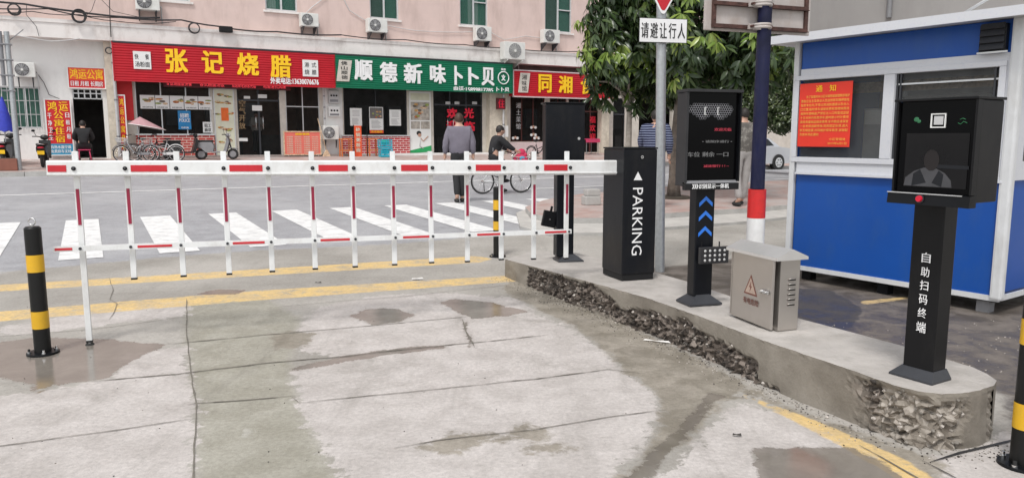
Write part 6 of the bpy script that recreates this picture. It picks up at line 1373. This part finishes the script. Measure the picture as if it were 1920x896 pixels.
# ================================================================ BICYCLES, SCOOTERS, CAR
def bicycle(label, loc, rot, sc=1., col='paint_white', basket=True, group=None, name='bicycle'):   # heads along local +x
    t = thing(name, label, 'bicycle', tuple(loc), rot, group); t.scale = (sc,)*3; r = .30; wb = 1.0
    for x in (0, wb):
        m = MB(); m.ring((x,0,r), r-.018, .018, 'rubber', 'y', 32, 8); w_ = m.build('wheel', t)
        m = MB(); m.ring((x,0,r), r-.045, .010, 'chrome', 'y', 32, 6); [m.tube([(x,0,r), (x+math.cos(a*.3927)*(r-.05), 0, r+math.sin(a*.3927)*(r-.05))], .0025, 'chrome', 4) for a in range(16)]; m.cyl((x,-.05,r), (x,.05,r), .022, .022, 'chrome', 10); m.build('rim', w_)
        m = MB(); m.tube([(x+math.cos(a)*(r+.03), 0, r+math.sin(a)*(r+.03)) for a in [R(20+i*16) for i in range(9)]], .018, col, 6); m.build('mudguard', t)
    m = MB(); bb = (.42,0,.28); st = (.30,0,.68); hd_ = (.80,0,.70)
    m.tube([bb, st], .020, col, 10); m.tube([hd_, (.62,0,.40), bb], .026, col, 10); m.tube([(.78,0,.62), (.36,0,.48)], .018, col, 10); m.tube([st, (0,0,r)], .012, col, 8); m.tube([bb, (0,0,r)], .014, col, 8); m.tube([(.78,0,.80), (.84,0,.58), (wb,0,r)], .017, col, 10); m.box(0, .45, .03, .05, .25, .35, col, .02); m.build('frame', t)
    m = MB(); m.tube([(.30,0,.68), (.28,0,.80)], .012, 'chrome', 8); m.ell((.26,0,.83), (.13,.075,.03), 'black_matte', 12, 8); m.build('saddle', t)
    m = MB(); m.tube([(.78,0,.78), (.77,0,.92)], .012, 'chrome', 8); m.tube([(.70,-.27,.98), (.78,-.20,.97), (.80,0,.92), (.78,.20,.97), (.70,.27,.98)], .011, 'black_metal', 8); m.build('handlebar', t)
    m = MB(); m.ring((.42,.06,.28), .085, .008, 'dark_grey', 'y', 18, 6)
    for s in (-1, 1): m.tube([(.42,.07*s,.28), (.42+.1*s,.09*s,.28-.13*s)], .009, 'chrome', 6); m.box(.38+.1*s, .48+.1*s, .07*s-.0, .16*s, .27-.13*s, .29-.13*s, 'rubber')
    m.build('crank', t)
    if basket:
        m = MB()
        for k in range(9): y = -.15+.3*k/8; m.tube([(.86,y*.8,.62), (.84,y,.86)], .0045, 'light_grey', 5); m.tube([(1.06,y*.8,.64), (1.14,y,.86)], .0045, 'light_grey', 5)
        for k in range(6): x = .87+.2*k/5; x2 = .84+.30*k/5; [m.tube([(x,s*.12,.62), (x2,s*.15,.86)], .0045, 'light_grey', 5) for s in (-1, 1)]; m.tube([(x,-.12,.62), (x,.12,.62)], .0045, 'light_grey', 5)
        for z, a, b, w_ in ((.86,.84,1.14,.15), (.74,.85,1.10,.135)): m.tube([(a,-w_,z), (b,-w_,z), (b,w_,z), (a,w_,z)], .008, 'paper_white', 6, True)
        m.build('basket', t)
    m = MB(); m.tube([(.05,.06,.30), (.10,.14,.01)], .010, 'black_metal', 6); m.build('kickstand', t)
    return t
M('paint_white', (.72,.72,.72), .35); M('paint_black', (.02,.02,.02), .35); M('paint_red', (.4,.02,.03), .4)
P = G(905, 364); HD = R(24)
bk = bicycle('white bicycle with a front basket ridden towards the right on the road', P, HD, .93)
kf_ = .93
RID = RID_ = dict(pel=(0,.0,.86), spi=(0,-.05,1.04), che=(0,-.13,1.22), nec=(0,-.16,1.35), hea=(0,-.19,1.44), top=(0,-.20,1.53), shL=(.16,-.13,1.29), shR=(-.16,-.13,1.29), elL=(.22,-.30,1.12), elR=(-.22,-.30,1.12), wrL=(.24,-.47,1.02), haL=(.24,-.52,1.00), wrR=(-.24,-.47,1.02), haR=(-.24,-.52,1.00), hiL=(.08,-.03,.84), hiR=(-.08,-.03,.84), knL=(.10,-.38,.72), knR=(-.10,-.26,.50), anL=(.10,-.28,.36), anR=(-.10,-.12,.14), toL=(.11,-.40,.31), toR=(-.11,-.24,.10))
O = Vector(P)+Vector((math.cos(HD), math.sin(HD), 0))*.26*kf_
def strap(b):
    q = MB(); q.tube([(.13,-.27,1.36), (.0,-.02,1.25), (-.16,.06,1.0)], .012, 'mid_grey', 6); q.tube([(.13,-.27,1.36), (.02,-.30,1.2), (-.15,-.14,1.0)], .012, 'mid_grey', 6); q.build('bag_strap', b)
person('cyclist in black with a cap riding the white bicycle', O+Vector((0,0,-.02)), HD+R(90), .95, RID, 'jacket', 'cloth_black', 'cloth_black', cap=True, extra=strap)
# pink bundle in the basket
bpx = Vector(P)+Vector((math.cos(HD), math.sin(HD), 0))*.99*kf_; m = MB()
M('bundle_red', (.52,.03,.09), .8, var=.3, scale=10); M('bundle_blue', (.10,.35,.50), .7)
m.ell((0,0,.78*kf_), (.17,.17,.16), 'bundle_red', 14, 10, .12); m.ell((.02,.0,.95*kf_), (.10,.10,.10), 'bundle_red', 12, 8, .1); m.ell((-.02,-.13,.83*kf_), (.08,.03,.05), 'bundle_blue', 10, 6); m.ell((.07,-.09,.90*kf_), (.05,.05,.06), 'bundle_red', 8, 6)
tag(m.build('bag', None, tuple(bpx), HD), 'bulging pink-red bag stuffed in the basket of the white bicycle', 'bag')
def scooter(label, loc, rot, col='paint_black', plate='yellow_text', sc=1., group='parked scooters'):     # heads along local +x
    t = thing('scooter', label, 'scooter', tuple(loc), rot, group); t.scale = (sc,)*3; r = .22
    for x in (0, 1.2):
        m = MB(); m.ring((x,0,r), r-.05, .05, 'rubber', 'y', 26, 8); w_ = m.build('wheel', t); m = MB(); m.cyl((x,-.03,r), (x,.03,r), .13, .13, 'mid_grey', 14); m.build('rim', w_)
    m = MB(); m.prism([(-.22,.52),(-.28,.62),(-.1,.70),(.42,.70),(.50,.55),(.46,.32),(.18,.28),(.0,.46)], -.13, .13, col, 'y'); m.box(.40, .92, -.14, .14, .27, .33, col, .02)
    m.prism([(.90,.27),(.98,.32),(1.10,.72),(1.06,.88),(1.0,.88),(.98,.70),(.86,.33)], -.17, .17, col, 'y'); m.prism([(.98,.42),(1.08,.50),(1.38,.44),(1.40,.38),(1.2,.46)], -.07, .07, col, 'y'); m.build('body', t)
    m = MB(); m.box(-.18, .46, -.14, .14, .70, .78, 'black_matte', .035); m.build('seat', t)
    m = MB(); m.tube([(1.2,0,r), (1.05,0,.85), (1.0,0,.95)], .028, 'dark_grey', 8); m.tube([(.88,-.33,1.0), (.98,-.2,1.0), (1.0,0,.96), (.98,.2,1.0), (.88,.33,1.0)], .017, 'black_metal', 8); m.ell((1.03,0,.97), (.09,.13,.09), col, 12, 8); m.build('handlebar', t)
    m = MB(); m.ell((1.11,0,.97), (.03,.08,.06), 'light_grey', 10, 8); m.build('headlight', t)
    for s in (-1, 1): m = MB(); m.tube([(.95,.22*s,1.0), (.93,.28*s,1.16)], .007, 'black_metal', 6); m.ell((.93,.30*s,1.19), (.015,.06,.04), 'black_metal', 10, 6); m.build('mirror', t)
    m = MB(); m.box(-.30, -.292, -.10, .10, .42, .54, plate, .0); m.build('number_plate', t)
    m = MB(); m.ell((-.25,0,.64), (.04,.10,.035), 'button_red', 10, 6); m.build('tail_light', t)
    m = MB(); m.tube([(-.28,.12,.74), (-.34,.0,.76), (-.28,-.12,.74)], .012, 'chrome', 6); m.build('grab_rail', t)
    return t
def onwalk(px, off, dn=0.):
    s = BF.hit(px, 280, off)[0]; q = BF.W(s, off); u, n = un(q.x, q.y); return Vector((q.x, q.y, fw(u, n)))
scooter('black scooter with a yellow plate parked beside the tall red apartment board', onwalk(78, -2.3), R(116), sc=.86)
scooter('dark scooter parked at the far left edge under the blue umbrella', onwalk(6, -2.2), R(112), sc=.9)
scooter('grey scooter with black seat parked before the red tiled wall', onwalk(378, -1.0), R(10), 'mid_grey', sc=.8)
scooter('black scooter standing at the end of the bicycles by the pink parasol', onwalk(316, -1.1), R(35), sc=.8)
bicycle('black bicycle leaning beside the narrow upright apartment sign', onwalk(250, -1.2), R(15), .85, 'paint_black', False, 'bicycles by the first shop')
bicycle('white bicycle with basket parked between the scooters at the first shop', onwalk(330, -1.5), R(200), .85, 'paint_white', True, 'bicycles by the first shop')
bicycle('grey bicycle with basket parked left of the white one at the first shop', onwalk(283, -1.5), R(190), .85, 'mid_grey', True, 'bicycles by the first shop')
bicycle('dark bicycle standing behind the far display post', onwalk(996, -2.5), R(40), .85, 'paint_black', False)
# pink parasol
M('parasol_pink', (.46,.27,.29), .8, var=.1); Q = onwalk(262, -1.2); fa = Frame(Q, TH)
t = thing('parasol', 'faded pink parasol tilted over the bicycles at the first shop', 'parasol', tuple(Q), TH)
a = fa.hit(240, 232); b = fa.hit(311, 244); c = fa.hit(262, 219); m = MB(); n = 12; vs_ = [(c[0], .0, c[1])]
for j in range(n):
    q = 2*math.pi*j/n; x = (a[0]+b[0])/2+math.cos(q)*(b[0]-a[0])/2; z = (a[1]+b[1])/2+math.cos(q)*(b[1]-a[1])/2; vs_.append((x, math.sin(q)*.62, z))
m.add(vs_, [(0, j+1, (j+1) % n+1) for j in range(n)], 'parasol_pink'); m.tube([(v[0], v[1], v[2]-.004) for v in vs_[1:]], .010, 'paper_white', 5, True); m.build('canopy', t)
m = MB(); m.tube([(c[0]-.15,0,.0), (c[0],0,c[1]-.01)], .014, 'light_grey', 8); m.build('pole', t)
# folded blue umbrella, left street post
M('umbrella_blue', (.03,.045,.42), .7, var=.15, scale=10); Q = onwalk(12, -1.9); fa = Frame(Q, TH)
t = thing('umbrella', 'folded royal blue umbrella at the left edge', 'umbrella', tuple(Q), TH); zt_ = fa.hit(10, 182)[1]; zb_ = fa.hit(10, 248)[1]
m = MB(); n = 16; vs_ = []
for k, (f, r_) in enumerate(((0,.015), (.15,.06), (.45,.13), (.8,.19), (1,.22))):
    for j in range(n): q = 2*math.pi*j/n; rr = r_*(1+.22*(j % 2)*f); vs_.append((math.cos(q)*rr, math.sin(q)*rr, zt_+(zb_-zt_)*f+(.05*(j % 2) if f == 1 else 0)))
m.add(vs_, [(k*n+j, k*n+(j+1) % n, (k+1)*n+(j+1) % n, (k+1)*n+j) for k in range(4) for j in range(n)], 'umbrella_blue', True); m.build('canopy', t)
m = MB(); m.cyl((0,0,0), (0,0,zt_+.08), .018, .014, 'light_grey', 10); m.build('pole', t); m = MB(); m.box(-.25, .25, -.25, .25, 0, .12, 'kerb_stone', .02); m.build('base', t)
Q = onwalk(33, -3.0); fa = Frame(Q, TH); zt_ = fa.hit(16, 60)[1]
t = thing('utility_post', 'grey steel post with brackets at the left edge of the footway', 'post', tuple(Q), TH)
m = MB(); m.cyl((0,0,0), (-.02,0,zt_), .07, .065, 'galv', 14); m.build('shaft', t); m = MB(); m.cyl((-.17,0,zt_-1.4), (-.17,0,zt_), .05, .05, 'mid_grey', 12); m.build('side_pipe', t)
for k in range(4): m = MB(); m.box(-.24, .08, -.08, .08, zt_-.35-.4*k, zt_-.31-.4*k, 'mid_grey', .01); m.build('clamp', t)
m = MB(); m.tube([(0,0,zt_-.25), (.35,.2,zt_+.1)], .012, 'mid_grey', 6); m.build('stay', t)
Q = onwalk(8, -2.9); M('terracotta', (.25,.10,.07), .8); m = MB(); m.box(-.5, .28, -.25, .25, 0, .32, 'terracotta', .02); m.box(-.46, .24, -.21, .21, .321, .335, 'soil'); tag(m.build('planter', None, tuple(Q), TH), 'low brown planter box at the foot of the left post', 'planter')
# stools, crates, broom
M('stool_orange', (.62,.17,.04), .5); M('crate_cyan', (.02,.42,.55), .5, var=.1)
def stool(label, px, off):
    Q = onwalk(px, off); t = thing('stool', label, 'stool', tuple(Q), TH, 'orange stools'); m = MB(); m.box(-.2, .2, -.17, .17, .60, .64, 'stool_orange', .01); m.build('seat', t)
    for a in (-1, 1):
        for b in (-1, 1): m = MB(); m.box(.17*a-.02, .17*a+.02, .14*b-.02, .14*b+.02, 0, .6, 'stool_orange'); m.build('leg', t)
    m = MB(); m.box(-.17, .17, -.15, -.13, .2, .24, 'stool_orange'); m.box(-.17, .17, .13, .15, .2, .24, 'stool_orange'); m.build('rail', t)
stool('orange wooden stool left of the upright banner', 648, -.6); stool('orange wooden stool between the upright banner and the blue crates', 699, -.5)
for lab, px, k in (('upper turquoise crate of the stack before the second shop window', 722, 1), ('lower turquoise crate of the stack before the second shop window', 723, 0)):
    Q = onwalk(px, -.9); t = thing('crate', lab, 'crate', (Q.x, Q.y, Q.z+.325*k), TH+R(3*k), 'turquoise crates'); m = MB()
    m.box(-.22, .22, -.16, .16, 0, .02, 'crate_cyan')
    for z in (.02, .10, .18, .26):
        m.box(-.22, .22, -.16, -.145, z, z+.05, 'crate_cyan'); m.box(-.22, .22, .145, .16, z, z+.05, 'crate_cyan'); m.box(-.22, -.205, -.145, .145, z, z+.05, 'crate_cyan'); m.box(.205, .22, -.145, .145, z, z+.05, 'crate_cyan')
    for a in (-.21, 0, .21):
        for b in (-.152, .152): m.box(a-.012, a+.012, b-.009, b+.009, 0, .315, 'crate_cyan')
    m.build('slatted_box', t); m = MB(); m.ell((0,0,.18), (.17,.11,.10), 'poster_green' if k else 'crate_cyan', 10, 6, .2); m.build('contents', t)
Q = onwalk(612, -.35); t = thing('broom', 'wooden broom leaning on the white pier between the shops', 'broom', tuple(Q), TH); m = MB(); m.tube([(0,0,.2), (-.18,.35,1.35)], .015, 'food_e', 8); m.build('handle', t); m = MB(); m.prism([(-.03,.22), (.03,.22), (.14,0), (-.14,0)], -.04, .04, 'food_e', 'y'); m.build('brush', t)
Q = onwalk(1104, -1.0); t = thing('table', 'small table with a pink-red cloth before the third shop', 'table', tuple(Q), TH); m = MB(); m.box(-.35, .35, -.3, .3, .62, .66, 'pink_plastic', .01); m.box(-.36, .36, -.31, -.295, .5, .62, 'pink_plastic'); m.build('top', t)
for a in (-1, 1):
    for b in (-1, 1): m = MB(); m.cyl((.3*a,.25*b,0), (.3*a,.25*b,.62), .015, .015, 'mid_grey', 6); m.build('leg', t)
# small tree-pit posts of concrete on the far kerb
# ---- silver car
def car(label, loc, rot):      # rear bumper near local x=0, heads along +x
    t = thing('parked_car', label, 'car', tuple(loc), rot); M('car_silver', (.60,.61,.63), .30, .45, var=.02, coat=.6); glass('car_glass', (.03,.035,.04), .55)
    side = [(.0,.42),(.02,.80),(.10,.93),(.75,1.00),(1.30,1.36),(1.75,1.44),(2.6,1.43),(3.25,1.02),(3.9,.93),(4.30,.80),(4.42,.62),(4.44,.40),(4.30,.26),(.12,.26)]
    def ring_(y, k):  # cross shape narrowing over the beltline
        out = []
        for x, z in side: f = max(0, z-.95)/.5; out.append((x, y*(1-.20*f)*(.96 if x < .3 or x > 4.2 else 1), z))
        return out
    m = MB(); L1 = ring_(-.85, 0); L2 = ring_(.85, 0); n = len(side); m.add(L1+L2, [(i, (i+1) % n, n+(i+1) % n, n+i) for i in range(n)], 'car_silver')
    def cap(Ls, s):
        bmv = Ls; m.add(bmv, [tuple(range(n)) if s < 0 else tuple(range(n-1, -1, -1))], 'car_silver')
    cap(L1, -1); cap(L2, 1); body = m.build('body', t)
    for s in (-1, 1):
        yy = lambda z: s*(.85*(1-.20*max(0, z-.95)/.5)+.004)
        for nm, poly in (('rear_window', [(1.12,1.05),(1.42,1.34),(1.85,1.37),(1.85,1.03)]), ('front_window', [(1.93,1.03),(1.93,1.38),(2.5,1.36),(2.98,1.05)])):
            m = MB(); m.add([(x, yy(z), z) for x, z in poly], [(0,1,2,3)], 'car_glass'); m.build('side_window', t)
        for x in (1.89, 2.95): m = MB(); m.add([(x-.004, s*.853, .35), (x+.004, s*.853, .35), (x+.004, s*.853, .95), (x-.004, s*.853, .95)], [(0,1,2,3)], 'black_text'); m.build('door_gap', t)
        for x in (1.95, 2.75) if 0 else (1.75, 2.75): m = MB(); m.box(x-.1, x+.06, s*.86-.012, s*.86+.012, .86, .89, 'chrome', .004); m.build('door_handle', t)
        m = MB(); m.box(-.02, .14, s*.62-.14, s*.62+.16*1, .66, .84, 'button_red', .02); m.build('tail_light', t)
        m = MB(); m.box(4.25, 4.42, s*.62-.16, s*.62+.14, .60, .76, 'light_grey', .03); m.build('headlight', t)
        m = MB(); m.ell((2.98, s*.95, 1.0), (.07,.09,.06), 'car_silver', 10, 8); m.build('mirror', t)
        for x in (.82, 3.50):
            m = MB(); m.cyl((x, s*.66, .31), (x, s*.862, .31), .36, .36, 'black_text', 26); m.build('wheel_arch', t)
            m = MB(); m.cyl((x, s*.68, .30), (x, s*.868, .30), .30, .30, 'rubber', 28); w_ = m.build('wheel', t)
            m = MB(); m.cyl((x, s*.86, .31), (x, s*.874, .31), .225, .215, 'alu', 24)
            for k in range(6): a = k*1.047; m.box(0, 0, 0, 0, 0, 0, 'black_text') if 0 else m.ell((x+math.cos(a)*.13, s*.876, .31+math.sin(a)*.13), (.035,.004,.035), 'black_text', 8, 5)
            m.build('rim', w_)
    m = MB(); m.add([(.80,-.72,1.03),(.80,.72,1.03),(1.27,.66,1.345),(1.27,-.66,1.345)], [(0,1,2,3)], 'car_glass'); o = m.build('rear_screen', t); o.location = (-.012, 0, .012)
    m = MB(); m.add([(3.20,-.72,1.05),(3.20,.72,1.05),(2.64,.66,1.415),(2.64,-.66,1.415)], [(0,1,2,3)], 'car_glass'); o = m.build('windscreen', t); o.location = (.012, 0, .012)
    m = MB(); m.box(-.03, .0, -.22, .22, .58, .70, 'paper_white'); m.build('number_plate', t)
    return t
P = G(1460, 318); d = Vector((math.cos(TH), math.sin(TH), 0)); nn = Vector((-math.sin(TH), math.cos(TH), 0))
car('silver saloon car on the far side of the road left of the booth', P+d*.82+nn*.87, TH+R(180))
P2_ = G(1500, 306); 
M('fill_tube', (.9,.92,.95), .5, emit=6)  # glowing tubes added inside the shops to brighten the interiors
for s_, lab in ((bs(300, FO), 'added fill lamp under the ceiling behind the first shop window'), (bs(485, FO), 'added fill lamp under the ceiling behind the first glass door'), (bs(570, FO), 'added fill lamp under the ceiling behind the right window of the first shop'), (bs(700, FO), 'added fill lamp under the ceiling behind the three window posters'), (bs(870, FO), 'added fill lamp under the ceiling behind the red door characters'), (bs(990, FO), 'added fill lamp under the ceiling behind the wooden shop front')):
    Q = BF.W(s_, 2.2, 4.12); t = thing('fill_lamp', lab, 'lamp', tuple(Q), TH, 'added fill lamps inside the shops'); m = MB(); m.cyl((-.6,0,0), (.6,0,0), .022, .022, 'fill_tube', 8); m.build('tube', t); m = MB(); m.box(-.64, .64, -.05, .05, .026, .06, 'paper_white'); m.build('holder', t)
bpy.data.scenes.remove(TS)
for o in list(bpy.data.objects):
    if o.name not in SC.objects: bpy.data.objects.remove(o)
